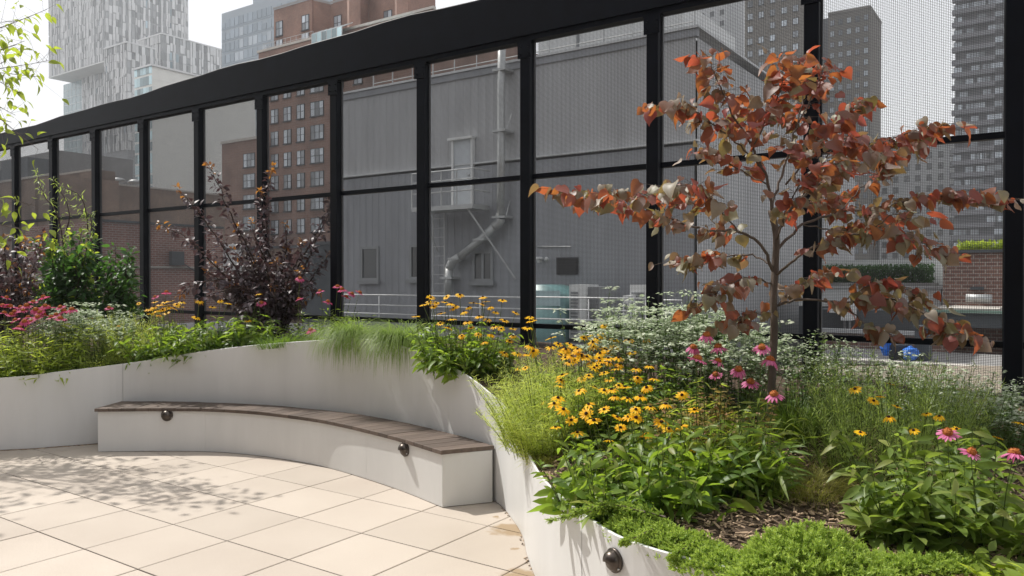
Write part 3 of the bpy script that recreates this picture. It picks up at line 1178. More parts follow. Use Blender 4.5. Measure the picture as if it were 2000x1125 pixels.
# ================================================================== THE REDBUD
TY = 4.70
tb = base_pt(1507, TY)
redbud = thing('redbud_tree', 'young redbud tree with bronze and orange heart shaped leaves in front of the fence', 'tree', tb)


def TP(px, py, dy=0.0):
    return at_y(px, py, TY + dy)


m = MB()
trunk_c = limb(m, [tb - [0, 0, .06], TP(1506, 800), TP(1508, 720), TP(1512, 650), TP(1511, 580), TP(1514, 520, .02), TP(1516, 460, .02), TP(1506, 410, .02)], .025, .019, 12)
m.build('trunk', M['bark'], redbud, True)
BR = [  # limb points (photo column, row, depth offset), start radius
    ([(1513, 540, .02), (1488, 480, 0), (1440, 452, -.05), (1385, 450, -.12), (1320, 432, -.15), (1250, 412, -.2), (1150, 385, -.25), (1085, 372, -.25)], .013),
    ([(1509, 420, .02), (1498, 350, .02), (1468, 285, 0), (1432, 222, -.1), (1400, 150, -.15), (1378, 105, -.15)], .013),
    ([(1490, 330, .02), (1445, 285, 0), (1390, 240, -.1), (1335, 205, -.2), (1290, 210, -.25)], .008),
    ([(1507, 410, .02), (1530, 330, .1), (1555, 250, .15), (1570, 180, .2), (1560, 120, .15)], .011),
    ([(1560, 240, .15), (1590, 180, .1), (1612, 125, .1)], .006),
    ([(1516, 450, .02), (1565, 385, -.05), (1635, 335, -.1), (1700, 290, -.15), (1770, 262, -.2), (1845, 245, -.25)], .012),
    ([(1535, 360, .05), (1590, 290, .2), (1640, 235, .3), (1682, 195, .3)], .008),
    ([(1516, 490, .02), (1570, 440, .1), (1640, 415, .2), (1720, 405, .25), (1810, 385, .3), (1890, 385, .3), (1965, 388, .3)], .012),
    ([(1513, 540, .02), (1560, 500, -.15), (1620, 470, -.3), (1690, 455, -.4), (1770, 460, -.45), (1840, 500, -.5)], .011),
    ([(1511, 600, .02), (1560, 585, -.1), (1640, 590, -.25), (1720, 580, -.35), (1790, 605, -.4), (1850, 640, -.45), (1890, 660, -.45)], .010),
    ([(1512, 560, .02), (1470, 540, -.1), (1430, 555, -.2), (1395, 575, -.25), (1375, 600, -.25)], .007),
    ([(1514, 520, .02), (1470, 500, .15), (1410, 500, .2), (1350, 505, .2), (1312, 512, .2)], .008),
    ([(1509, 620, .02), (1470, 610, -.1), (1440, 625, -.2), (1425, 640, -.2)], .005),
    ([(1470, 290, 0), (1500, 230, -.2), (1525, 170, -.3), (1530, 115, -.3)], .007),
    ([(1440, 452, -.05), (1400, 400, -.3), (1350, 360, -.4), (1300, 372, -.45)], .006),
    ([(1498, 360, .02), (1440, 330, .2), (1390, 295, .25), (1370, 300, .25)], .006),
    ([(1565, 385, -.05), (1620, 300, -.3), (1660, 270, -.4), (1720, 305, -.45)], .006),
    ([(1640, 415, .2), (1700, 350, .35), (1760, 300, .4), (1800, 262, .4)], .005),
    ([(1640, 590, -.25), (1700, 640, -.35), (1730, 655, -.4)], .005),
    ([(1516, 470, .02), (1540, 400, -.3), (1580, 340, -.45), (1640, 320, -.5)], .007),
    ([(1700, 455, -.4), (1740, 420, -.5), (1790, 430, -.55)], .004),
    ([(1570, 440, .1), (1640, 450, .3), (1720, 440, .4), (1780, 470, .4)], .005),
    ([(1640, 590, -.25), (1710, 555, -.1), (1760, 560, 0), (1800, 590, 0)], .005),
    ([(1512, 600, .02), (1545, 570, .25), (1590, 545, .35), (1640, 530, .35)], .005),
    ([(1320, 432, -.15), (1270, 385, .05), (1210, 375, .1), (1160, 380, .1)], .004),
    ([(1400, 440, -.12), (1350, 395, .1), (1290, 380, .15)], .004),
    ([(1565, 385, -.05), (1600, 400, .3), (1650, 380, .4)], .004),
    ([(1555, 250, .15), (1520, 215, .3), (1480, 200, .35), (1450, 250, .3)], .004),
]
lp, ld, ls = [], [], []
TW = MB()
for pts, r in BR:
    w = [TP(*q) for q in pts]
    m = MB()
    cv = limb(m, w, r * .8, .0018, 7, .004)
    Lc = np.concatenate([[0], np.cumsum(np.linalg.norm(np.diff(cv, axis=0), axis=1))])
    tot = Lc[-1]

    nst = int(tot / .0088)
    for i in range(nst):
        u = .24 + .76 * (i + rng.random()) / nst
        if rng.random() > .30 + .75 * u:
            continue
        k = min(int(np.searchsorted(Lc, u * tot)), len(cv) - 2)
        q = cv[k] + (cv[k + 1] - cv[k]) * rng.random()
        dirv = (cv[k + 1] - cv[k]); dirv /= np.linalg.norm(dirv)
        # short spur, leaf hanging from it
        az = rng.random() * 6.283
        sp = np.array([math.cos(az), math.sin(az), rng.uniform(-.3, .3)]) * (.015 + .135 * rng.random() ** 1.4) + dirv * rng.uniform(0, .03)
        e = q + sp
        TW.tube(np.array([q, q + sp * .5 + UP * .004, e]), [.0014, .0012, .0009], 3, 0, False)
        d = sp / np.linalg.norm(sp) * .55 + dirv * .35 + np.array([0, 0, -rng.uniform(.35, 1.15)]) + rng.normal(0, .25, 3)
        lp.append(e); ld.append(d); ls.append(.034 + .062 * rng.random() ** 1.3)
    m.build('branch', M['bark'], redbud, True)
TW.build('twigs', M['bark'], redbud, stuff=True)
lp, ld, ls = np.array(lp), np.array(ld), np.array(ls)
upv = np.stack([rng.normal(-.1, .7, len(lp)), rng.normal(-.25, .7, len(lp)), np.full(len(lp), .9)], 1)
# the lower leaves are more often olive green; the higher ones are redder
ol = rng.random(len(lp)) < np.clip(.50 + (2.1 - lp[:, 2]) * .22, .32, .76)
for sel_, mat_, nn_ in ((~ol, 'redbud_leaf', 165), (ol, 'redbud_olive', 135)):
    scatter_leaves(redbud, lp[sel_], ld[sel_], ls[sel_], HEART, 'heart', M[mat_], nn_, 'leaves', upv[sel_], .6)
print('redbud leaves', len(lp))

# ================================================================== STREET-SIDE TREE ON THE LEFT (only its branch tips reach the frame)
lt_base = np.array([-7.15, 8.3, float(soil(-7.15, 8.3))])
ltree = thing('birch_tree', 'small bright green leaved tree whose branch tips hang in at the left', 'tree', lt_base)
m = MB()
top = lt_base + [.1, .1, 3.6]
limb(m, [lt_base - [0, 0, .05], lt_base + [.05, 0, 1.2], lt_base + [.0, .1, 2.4], top], .055, .02, 9)
m.build('trunk', M['bark'], ltree, True)
lp, ld, ls = [], [], []
tips = [at_y(92, 18, 7.9), at_y(40, 40, 7.6), at_y(95, 118, 7.7), at_y(80, 150, 8.1), at_y(45, 185, 7.5), at_y(30, 225, 7.9), at_y(75, 292, 7.6), at_y(20, 262, 8.2),
        at_y(10, 120, 7.4), at_y(5, 60, 8.1), at_y(48, 80, 8.0), at_y(70, 402, 7.9), at_y(90, 455, 7.9), at_y(10, 500, 7.7)]
NV = len(tips)
for _ in range(30):
    a, e = rng.random() * 6.283, rng.uniform(.0, 1.2)
    r = rng.uniform(.8, 1.75)
    q = top + [math.cos(a) * math.cos(e) * r * .95, math.sin(a) * math.cos(e) * r, -.6 + math.sin(e) * r]
    if q[0] > -5.6 and q[1] < 8.6:
        q[0] -= .8
    tips.append(q)
tips += [np.array(v) for v in ((-5.9, 8.75, 3.3), (-5.7, 9.0, 3.5), (-6.0, 8.5, 3.9), (-5.75, 8.9, 4.4), (-5.95, 9.1, 4.9), (-5.5, 8.9, 4.3))]
TW = MB()
for ti_, q in enumerate(tips):
    s = lt_base + (top - lt_base) * (rng.uniform(.55, .98) if ti_ < 11 or ti_ >= NV else .45)
    mid = (s + q) / 2 + [0, 0, .22] + rng.normal(0, .06, 3)
    if ti_ >= NV:
        cv = smooth_curve([s, mid, q], 8)
        TW.tube(cv, np.linspace(.011, .003, len(cv)), 5)
    else:
        m = MB()
        cv = limb(m, [s, mid, q], .011, .002, 6)
        m.build('branch', M['bark'], ltree, True)
    for i in range(12 if ti_ >= NV else 28):
        u = .35 + .65 * rng.random() ** .5
        k = min(int(u * (len(cv) - 1)), len(cv) - 2)
        b0 = cv[k] + (cv[k + 1] - cv[k]) * rng.random()
        sp = rng.normal(0, .10, 3) * [1, 1, .9]
        e = b0 + sp
        TW.tube(np.array([b0, (b0 + e) / 2, e]), [.0014, .0011, .0008], 3, 0, False)
        lp.append(e); ld.append(sp / (np.linalg.norm(sp) + 1e-6) + [0, 0, -.55] + rng.normal(0, .3, 3)); ls.append(rng.uniform(.075, .115))
TW.build('twigs', M['bark'], ltree, stuff=True)
lp, ld, ls = np.array(lp), np.array(ld), np.array(ls)
order = np.argsort(-(lp[:, 0] / lp[:, 1]))
sel, rest = order[:280], order[280:]
scatter_leaves(ltree, lp[sel], ld[sel], ls[sel], OVATE, 'ovate', M['lime_leaf'], 280, 'leaves')
scatter_leaves(ltree, lp[rest], ld[rest], ls[rest], OVATE, 'ovate', M['lime_leaf'], 0, 'leaves')


# ================================================================== SHRUBS AT THE FENCE
def shrub(name, label, base, stems, lmat, tset, key, leaf, per, spread, nobj=0, bark=None, tipmat=None, hang=-.2, cat='shrub', group=None):
    t = thing(name, label, cat, base, group)
    lp, ld, ls, tp, td, tl = [], [], [], [], [], []
    side = MB()
    for q in stems:
        m = MB()
        pts = [np.asarray(v, float) for v in q]
        cv = limb(m, pts, .012 if len(pts) > 3 else .008, .0025, 5, .005)
        m.build('branch', bark or M['dark_bark'], t, True)
        Lc = np.concatenate([[0], np.cumsum(np.linalg.norm(np.diff(cv, axis=0), axis=1))])
        n = int(Lc[-1] * per)
        for i in range(n):
            u = .12 + .88 * (i + rng.random()) / n
            k = min(int(np.searchsorted(Lc, u * Lc[-1])), len(cv) - 2)
            b0 = cv[k] + (cv[k + 1] - cv[k]) * rng.random()
            dirv = cv[k + 1] - cv[k]; dirv /= np.linalg.norm(dirv)
            sd = rng.normal(0, 1, 3); sd /= np.linalg.norm(sd)
            f = (1 - u) ** .6
            e = b0 + sd * spread * f * rng.random() + sd * .008
            if f * spread > .05 and rng.random() < .35:
                side.tube(np.array([b0, (b0 + e) / 2 + [0, 0, .01], e]), [.002, .0016, .001], 3, 0, False)
            dst = (tp, td, tl) if (tipmat and u > .93) else (lp, ld, ls)
            dst[0].append(e); dst[1].append(sd * .8 + dirv * .5 + [0, 0, hang]); dst[2].append(rng.uniform(*leaf) * (1 if u < .9 else .75))
    if side.n:
        side.build('twigs', bark or M['dark_bark'], t, stuff=True)
    scatter_leaves(t, np.array(lp), np.array(ld), np.array(ls), tset, key, lmat, nobj, 'foliage')
    if tp:
        scatter_leaves(t, np.array(tp), np.array(td), np.array(tl), tset, key, tipmat, 0, 'young_leaves')
    return t


NY = 9.15
nb = base_pt(545, NY)


def NP(px, py, dy=0):
    return at_y(px, py, NY + dy)


st = [[nb, NP(500, 520), NP(455, 430, -.1), NP(430, 370, -.15), NP(405, 318, -.2)],
      [nb, NP(470, 540, -.1), NP(420, 460, -.2), NP(385, 410, -.25), NP(345, 368, -.3)],
      [nb, NP(460, 560, -.1), NP(400, 500, -.25), NP(360, 462, -.3), NP(310, 437, -.35)],
      [nb, NP(575, 540, .1), NP(610, 470, .1), NP(645, 400, .1), NP(655, 322, .1)],
      [nb, NP(590, 540), NP(612, 480), NP(640, 420, .05), NP(662, 360, .12)],
      [nb, NP(530, 540, .1), NP(522, 450, .2), NP(520, 390, .2), NP(532, 325, .2)],
      [nb, NP(535, 540, .1), NP(518, 470, .2), NP(512, 420, .2), NP(508, 370, .2)],
      [nb, NP(550, 540), NP(560, 480), NP(556, 435)],
      [nb, NP(500, 530), NP(470, 470), NP(462, 440)],
      [nb, NP(510, 560), NP(440, 545, -.2), NP(375, 560, -.3), NP(350, 578, -.3)],
      [nb, NP(490, 570, -.2), NP(430, 570, -.35), NP(385, 590, -.4)],
      [nb, NP(520, 590, -.3), NP(480, 600, -.5), NP(470, 650, -.6)],
      [nb, NP(600, 560, .1), NP(625, 520, .1), NP(650, 490, .1)],
      [nb, NP(520, 520, -.2), NP(500, 470, -.3), NP(490, 430, -.3)],
      [nb, NP(570, 580, -.2), NP(600, 560, -.3), NP(625, 575, -.3)],
      [nb, NP(560, 560, -.2), NP(585, 500, -.2), NP(590, 470, -.2)]]
for _ in range(20):
    e = NP(rng.uniform(390, 610), rng.uniform(480, 610), rng.uniform(-.45, .35))
    st.append([nb, (nb + e) / 2 + [0, 0, .08], e])
shrub('ninebark', 'dark purple leaved ninebark shrub with long arching shoots against the fence', nb, st, M['purple_leaf'], OVATE, 'ovate', (.05, .085), 88, .17, 290, tipmat=M['orange_leaf'])
nb2 = base_pt(22, 8.95)
st = []
for _ in range(24):
    e = at_y(rng.uniform(-60, 90), rng.uniform(455, 575), 8.95 + rng.uniform(-.3, .4))
    st.append([nb2, (nb2 + e) / 2 + [0, 0, .1], e])
shrub('ninebark', 'dusky brown purple shrub at the far left edge behind pink coneflowers', nb2, st, M['purple_leaf'], OVATE, 'ovate', (.05, .08), 80, .18, 100, tipmat=M['orange_leaf'])


def green_shrub(label, px, Y, x0, x1, y0, y1, n, lmat, seed):
    b = base_pt(px, Y)
    st = []
    for _ in range(n):
        e = at_y(rng.uniform(x0, x1), rng.uniform(y0, y1), Y + rng.uniform(-.35, .35))
        st.append([b, (b + e) / 2 + [0, 0, .12], e])
    return shrub('green_shrub', label, b, st, lmat, OVATE, 'ovate', (.065, .115), 52, .26, 150, tipmat=M['lime_leaf'] if seed else None, hang=-.45, group='leafy green shrubs by the fence')


green_shrub('larger dark green shrub in front of the left fence posts', 130, 9.6, 52, 200, 448, 600, 46, M['shrub_leaf'], 1)
green_shrub('narrower mid green shrub left of the red brick wall', 228, 9.5, 195, 262, 465, 590, 26, M['shrub_leaf'], 0)
# a thin climber hanging on the mesh near the left
b = base_pt(130, 10.0)
st = [[b, at_y(125, 480, 10.6), at_y(135, 410, 10.7), at_y(100, 345, 10.8)], [b, at_y(170, 470, 10.4), at_y(160, 390, 10.5), at_y(115, 360, 10.6)], [b, at_y(180, 450, 10.3), at_y(150, 405, 10.4)],
      [b, at_y(120, 450, 10.5), at_y(85, 380, 10.8), at_y(70, 330, 11.2)]]
shrub('climbing_vine', 'thin straggly vine climbing the mesh above the dark green shrub', b, st, M['dill_leaf'], LANCE, 'lance', (.05, .09), 42, .12, 0, cat='vine')

# ================================================================== FLOWERS AND PERENNIALS
fl = [(5, 597), (20, 600), (45, 607), (65, 590), (85, 581), (30, 625), (22, 615), (40, 600), (55, 620), (78, 610), (95, 602), (110, 615), (118, 623), (70, 605), (88, 598),
      (100, 620), (37, 640), (60, 628), (8, 612), (140, 605), (118, 600), (12, 582), (48, 628), (85, 615), (125, 608), (-15, 600), (-30, 612), (28, 609), (52, 598), (74, 620)]
herb('coneflower_clump', 'dense clump of deep pink coneflowers at the far left of the planter', 'coneflowers', 45, 8.2, .62, .28, 100, (.34, .66), (.12, .19), LANCE, 'lance', M['cone_leaf'], 9, fl, 'rose', .118,
     lambda y: 8.2 + (620 - y) * .006, 'pink coneflower clumps', nobj=150, lean=.4, fan=(-.1, .6))


def bracts(t, jobs, n=12, r=.040, sz=(.030, .050), lowf=.25):
    m = MB()
    P_, D_, S_ = [], [], []
    for b, tip, isf in jobs:
        for lev in range(3):
            q = tip + (b - tip) * lev * .13 + np.append(rng.normal(0, .015 + .015 * lev, 2), 0)
            for _ in range(n):
                a = rng.random() * 6.283
                rr = r * math.sqrt(rng.random()) * (1 - .15 * lev)
                P_.append(q + [math.cos(a) * rr, math.sin(a) * rr, rng.normal(0, .008)])
                D_.append((math.cos(a), math.sin(a), rng.normal(.0, .18)))
                S_.append(rng.uniform(*sz))
    P_, D_, S_ = np.array(P_), np.array(D_), np.array(S_)
    R = frames(D_, np.tile(UP, (len(P_), 1)), rng.normal(0, .3, len(P_)))
    k = rng.integers(0, 2, len(P_))
    for i in (0, 1):
        m.inst(SMALL[i][0], SMALL[i][1], R[k == i] * S_[k == i][:, None, None], P_[k == i])
    m.build('flower_heads', M['mint_bract'], t, stuff=True)


MG = 'pale flowered mountain mint clumps'
herb('mountain_mint', 'pale grey green mountain mint between pink coneflowers and fine leaved plant at left', 'mountain mint', 172, 8.7, .40, .3, 120, (.48, .74), (.03, .05), OVATE, 'ovate', M['mint_leaf'], 9, group=MG, extra=bracts, lean=.25)
herb('mountain_mint', 'large frosty mountain mint clump at the fence just left of the redbud trunk', 'mountain mint', 1285, 5.6, .44, .26, 135, (.58, .84), (.03, .05), OVATE, 'ovate', M['mint_leaf'], 10, group=MG, extra=bracts, lean=.2, nobj=0)
herb('mountain_mint', 'mountain mint standing right behind the pink coneflowers by the trunk', 'mountain mint', 1425, 5.25, .26, .24, 75, (.42, .70), (.03, .05), OVATE, 'ovate', M['mint_leaf'], 10, group=MG, extra=bracts, lean=.2)
herb('mountain_mint', 'loose tall mountain mint stems against the mesh right of the middle post', 'mountain mint', 1160, 6.05, .2, .12, 12, (.6, .9), (.03, .05), OVATE, 'ovate', M['mint_leaf'], 8, group=MG, extra=bracts, lean=.3)
herb('mountain_mint', 'shaded dark green mint clump immediately right of the redbud trunk', 'mountain mint', 1590, 4.95, .30, .2, 85, (.40, .62), (.03, .055), OVATE, 'ovate', M['mint_leaf'], 10, group=MG, extra=lambda t, j: bracts(t, j, 6, .03, (.018, .03)), lean=.2)
herb('mountain_mint', 'mountain mint clump at the foot of the rightmost fence post', 'mountain mint', 1915, 4.55, .40, .22, 95, (.24, .48), (.03, .05), OVATE, 'ovate', M['mint_leaf'], 9, group=MG, extra=lambda t, j: bracts(t, j, 8, .035, (.02, .036)), lean=.2)
herb('mountain_mint', 'sparse pale mint tops below the blue plastic bags', 'mountain mint', 1800, 4.9, .34, .12, 50, (.35, .52), (.03, .05), OVATE, 'ovate', M['mint_leaf'], 8, group=MG, extra=lambda t, j: bracts(t, j, 7, .035, (.02, .034)), lean=.2)

TG = 'fine leaved feathery green plants'
herb('threadleaf_plant', 'feathery yellow green plant between white mint and orange flowers at left', 'feathery plant', 250, 8.6, .42, .28, 150, (.35, .68), (.05, .08), THREAD, 'thread', M['thread_leaf'], 16, [(271, 593), (232, 636)], 'susan', .055, None, TG, whorl=3, fan=(.3, 1.1), taper=.3, lean=.35)
herb('threadleaf_plant', 'bright lime feathery plant spilling over the curved wall beside the bench end', 'feathery plant', 1068, 5.12, .27, .34, 300, (.25, .58), (.05, .095), THREAD, 'thread', M['thread_leaf'], 20, [(1060, 785), (1064, 809), (1028, 692), (1026, 719)], 'susan', .055, lambda y: 5.0, TG, whorl=4, fan=(-.1, .8), taper=.3, lean=.6)
herb('threadleaf_plant', 'smaller lime feathery tuft behind the centre orange flowers', 'feathery plant', 1046, 5.95, .16, .16, 60, (.3, .52), (.05, .08), THREAD, 'thread', M['thread_leaf'], 16, (), None, 0, None, TG, whorl=3, fan=(.3, 1.1), taper=.3, lean=.3)
rs = [(1670, 760), (1738, 750), (1706, 783), (1719, 775), (1752, 794), (1736, 815), (1680, 845), (1784, 841), (1834, 813), (1810, 808), (1868, 838), (1949, 855), (1993, 826)]
herb('threadleaf_plant', 'tall dark feathery plant with a few orange daisies right of the trunk', 'feathery plant', 1735, 4.2, .40, .28, 200, (.38, .68), (.05, .08), THREAD, 'thread', M['dill_leaf'], 18, rs, 'susan', .062, lambda y: 4.02 - (y - 750) * .003, TG, whorl=3, fan=(.3, 1.1), taper=.3, lean=.35)

SG = 'black eyed susan clumps'
fl = [(300, 600), (312, 595), (322, 590), (335, 588), (305, 607), (318, 605), (330, 600), (295, 612), (345, 595), (355, 590), (325, 612), (390, 588), (430, 587), (415, 600), (445, 592), (484, 626), (383, 620), (505, 574), (310, 615), (340, 602),
      (352, 600), (290, 604), (460, 640), (326, 596), (302, 590)]
herb('black_eyed_susan', 'black eyed susans with dark leaves hanging over the wall at the left of the bench', 'black eyed susans', 385, 8.45, .72, .2, 110, (.22, .52), (.12, .19), BROAD, 'broad', M['susan_leaf'], 6, fl, 'susan', .090, lambda y: 8.5, SG, nobj=200, lean=.6, fan=(-.5, .5))
fl = [(841, 581), (872, 580), (898, 576), (943, 580), (826, 595), (847, 599), (869, 590), (881, 593), (886, 602), (906, 609), (915, 600), (942, 594), (949, 589), (981, 587), (968, 610), (1007, 611), (883, 623), (913, 629), (952, 624), (979, 642), (1002, 642),
      (902, 656), (934, 653), (959, 654), (1002, 656), (995, 666), (838, 590), (852, 592), (812, 618), (862, 612), (875, 640), (890, 598), (925, 592), (936, 618), (958, 600), (965, 638), (985, 626), (945, 668), (1010, 690), (985, 690), (1015, 720), (920, 640), (860, 632)]
herb('black_eyed_susan', 'tall black eyed susans above the middle of the bench beside the draping grass', 'black eyed susans', 905, 6.68, .36, .24, 85, (.2, .46), (.1, .16), BROAD, 'broad', M['susan_leaf'], 7, fl, 'susan', .082, lambda y: 6.75 - (y - 580) * .004, SG, nobj=200, lean=.6, fan=(-.4, .5))
fl = [(1036, 620), (1030, 640), (1076, 660), (1036, 676), (1042, 686), (1090, 672), (1104, 680), (1120, 676), (1128, 682), (1116, 696), (1136, 694), (1100, 685), (1148, 656), (1166, 662), (1172, 690), (1146, 697), (1170, 700), (1188, 700), (1208, 699), (1210, 712), (1204, 720),
      (1242, 720), (1160, 719), (1180, 729), (1150, 734), (1136, 740), (1190, 741), (1162, 756), (1194, 761), (1180, 763), (1221, 756), (1263, 757), (1134, 762), (1034, 622), (1038, 627), (1108, 690), (1126, 688), (1112, 672), (1096, 694), (1140, 660), (1158, 668), (1176, 655), (1185, 684), (1104, 699), (1122, 703)]
for _ in range(30):
    u_, v_ = rng.random(), rng.random()
    fl.append((1050 + 220 * u_ + 20 * v_, 650 + 125 * v_ + rng.normal(0, 10)))
herb('black_eyed_susan', 'thick drift of black eyed susans in full bloom left of the mountain mint', 'black eyed susans', 1155, 5.35, .34, .38, 80, (.25, .48), (.08, .13), BROAD, 'broad', M['susan_leaf'], 8, fl, 'susan', .080, lambda y: 5.75 - (y - 640) * .0085, SG, nobj=120, lean=.4, fan=(-.2, .6))
fl = [(1242, 800), (1228, 814), (1242, 816), (1160, 822), (1116, 821), (1212, 835), (1356, 801), (1292, 825), (1330, 832), (1306, 838), (1332, 772), (1360, 880), (1150, 790), (1100, 800), (1128, 845), (1180, 800), (1190, 860), (1262, 850), (1270, 795), (1225, 778), (1300, 790), (1085, 835), (1145, 808), (1205, 815), (1250, 775)]
herb('black_eyed_susan', 'foreground black eyed susans with big broad leaves behind the creeping juniper', 'black eyed susans', 1275, 3.92, .48, .32, 112, (.16, .44), (.09, .17), BROAD, 'broad', M['susan_leaf'], 6, fl, 'susan', .082, lambda y: 4.1, SG, nobj=300, lean=.4, fan=(-.5, .8), roll=.8)
CG = 'pink coneflower clumps'
fl = [(1380, 656, 4.3), (1362, 702, 4.1), (1354, 679, 4.6), (1403, 679, 4.5), (1402, 706, 4.4), (1442, 723, 4.3), (1488, 680, 4.15), (1504, 704, 4.3), (1512, 772, 3.9), (1466, 748, 4.6), (1398, 733, 4.6)]
herb('coneflower_clump', 'pink coneflowers on tall stems immediately left of the redbud trunk', 'coneflowers', 1425, 4.2, .3, .22, 36, (.22, .45), (.12, .2), LANCE, 'lance', M['cone_leaf'], 8, fl, 'pink', .108, None, CG, nobj=160, lean=.4, fan=(-.2, .7))
fl = [(1851, 847, 3.25), (1896, 885, 3.15), (1981, 887, 3.2), (2040, 900, 3.1)]
herb('coneflower_clump', 'large foreground pink coneflowers with broad leaves at the right edge', 'coneflowers', 1900, 3.5, .46, .32, 54, (.25, .52), (.10, .19), BROAD, 'broad', M['cone_leaf_mid'], 7, fl, 'pink', .104, None, CG, nobj=250, lean=.4, fan=(-.5, .8), roll=.8)
fl = [(303, 580), (325, 572), (510, 592), (213, 602), (178, 625)]
herb('coneflower_clump', 'few red pink coneflowers rising among the orange daisies by the left post', 'coneflowers', 330, 8.9, .25, .12, 10, (.3, .5), (.09, .14), LANCE, 'lance', M['cone_leaf'], 6, fl, 'rose', .11, lambda y: 8.8, CG, nobj=0, lean=.4)
fl = [(607, 645, 8.0), (586, 544), (625, 569), (659, 560), (584, 584), (687, 574), (702, 572), (640, 590), (668, 566), (676, 580)]
herb('coneflower_clump', 'sparse pink coneflowers between the purple ninebark and draping grass', 'coneflowers', 625, 8.45, .45, .2, 40, (.22, .42), (.1, .16), LANCE, 'lance', M['susan_leaf'], 7, fl, 'rose', .11, lambda y: 8.6, CG, nobj=60, lean=.5)
herb('coneflower_clump', 'leafy coneflower stems without blooms at the foot of the redbud trunk', 'coneflowers', 1450, 3.95, .20, .16, 26, (.22, .42), (.12, .2), LANCE, 'lance', M['susan_leaf'], 8, [], None, 0, None, CG, nobj=150, lean=.4, fan=(-.4, .7), roll=.8)
herb('fading_perennial', 'yellowing brownish perennial between the foreground daisies and the trunk', 'perennial', 1385, 4.35, .28, .22, 90, (.2, .5), (.04, .07), OVATE, 'ovate', M['fading_leaf'], 10, [], None, 0, None, None, lean=.4, nobj=0)
herb('broad_leaf_plant', 'low broad leaved green plant on the mulch at the lower right', 'perennial', 1795, 3.35, .20, .15, 15, (.12, .34), (.12, .22), BROAD, 'broad', M['cone_leaf_mid'], 6, [], None, 0, None, None, lean=.7, nobj=120, fan=(-.2, .7))
herb('broad_leaf_plant', 'low leafy seedling at the bottom right corner', 'perennial', 1975, 2.95, .12, .1, 10, (.08, .18), (.08, .13), OVATE, 'ovate', M['cone_leaf'], 5, [], None, 0, None, None, lean=.7, nobj=60)
herb('grey_perennial', 'silvery grey leaved stems in front of the purple ninebark', 'perennial', 470, 8.5, .22, .12, 26, (.25, .5), (.05, .08), OVATE, 'ovate', M['mint_leaf'], 9, [], None, 0, None, None, lean=.4, nobj=0)
herb('green_perennial', 'dense dark leafy plants filling the bed in front of the large mint', 'perennial', 1250, 4.9, .42, .3, 95, (.3, .5), (.06, .1), BROAD, 'broad', M['susan_leaf'], 10, [], None, 0, None, None, lean=.35, nobj=100)
herb('green_perennial', 'leafy filler behind the wall at the left end beneath the mint', 'perennial', 165, 8.35, .3, .16, 50, (.15, .3), (.05, .08), LANCE, 'lance', M['thread_leaf'], 8, [], None, 0, None, None, lean=.5, nobj=0)
herb('green_perennial', 'low bushy green growth at the foot of the right fence posts', 'perennial', 1780, 5.0, .6, .2, 80, (.12, .3), (.05, .08), OVATE, 'ovate', M['mint_leaf'], 9, [], None, 0, None, None, lean=.4, nobj=0)

GG = 'tufts of fine grass'
grass('grass_tuft', 'left of two fine fountain grass tufts draping over the wall crest', 688, 7.72, 1100, (.36, .66), .12, 2.5, M['grass_blade'], group=GG, toward=(-.1, -1, .4))
grass('grass_tuft', 'right fountain grass tuft draping over the wall beside the tall daisies', 785, 7.32, 1200, (.36, .66), .14, 2.4, M['grass_blade'], group=GG, toward=(-.2, -1, .4))
grass('grass_tuft', 'short dark grass along the wall rim left of the fountain grass', 548, 8.12, 700, (.15, .28), .22, 1.3, M['dark_grass'], group=GG)
grass('grass_tuft', 'upright dark green grass tuft at the foot of the redbud trunk', 1552, 4.68, 900, (.24, .42), .12, 1.0, M['dark_grass'], group=GG, up=(.9, 1.45))
grass('grass_tuft', 'low yellow green sedge on the mulch right of the trunk', 1578, 3.95, 900, (.12, .24), .17, 1.6, M['sedge'], group=GG, width=.0012)
grass('grass_tuft', 'small dry sedge at the wall edge under the lime feathery plant', 1058, 4.72, 160, (.08, .16), .06, 1.6, M['sedge'], group=GG)


# ================================================================== CREEPING JUNIPER
def sprig():
    V, F = [], []
    for k in range(7):
        a = k * 2.4
        h = k / 7
        d = np.array([math.cos(a) * .55, math.sin(a) * .55, .75])
        s = np.array([-math.sin(a), math.cos(a), 0]) * .11
        b = np.array([0, 0, h * .75])
        i = len(V)
        V += [b - s, b + s, b + d * .42]
        F.append([i, i + 1, i + 2])
    return np.array(V), np.array(F)


SPRIG = sprig()


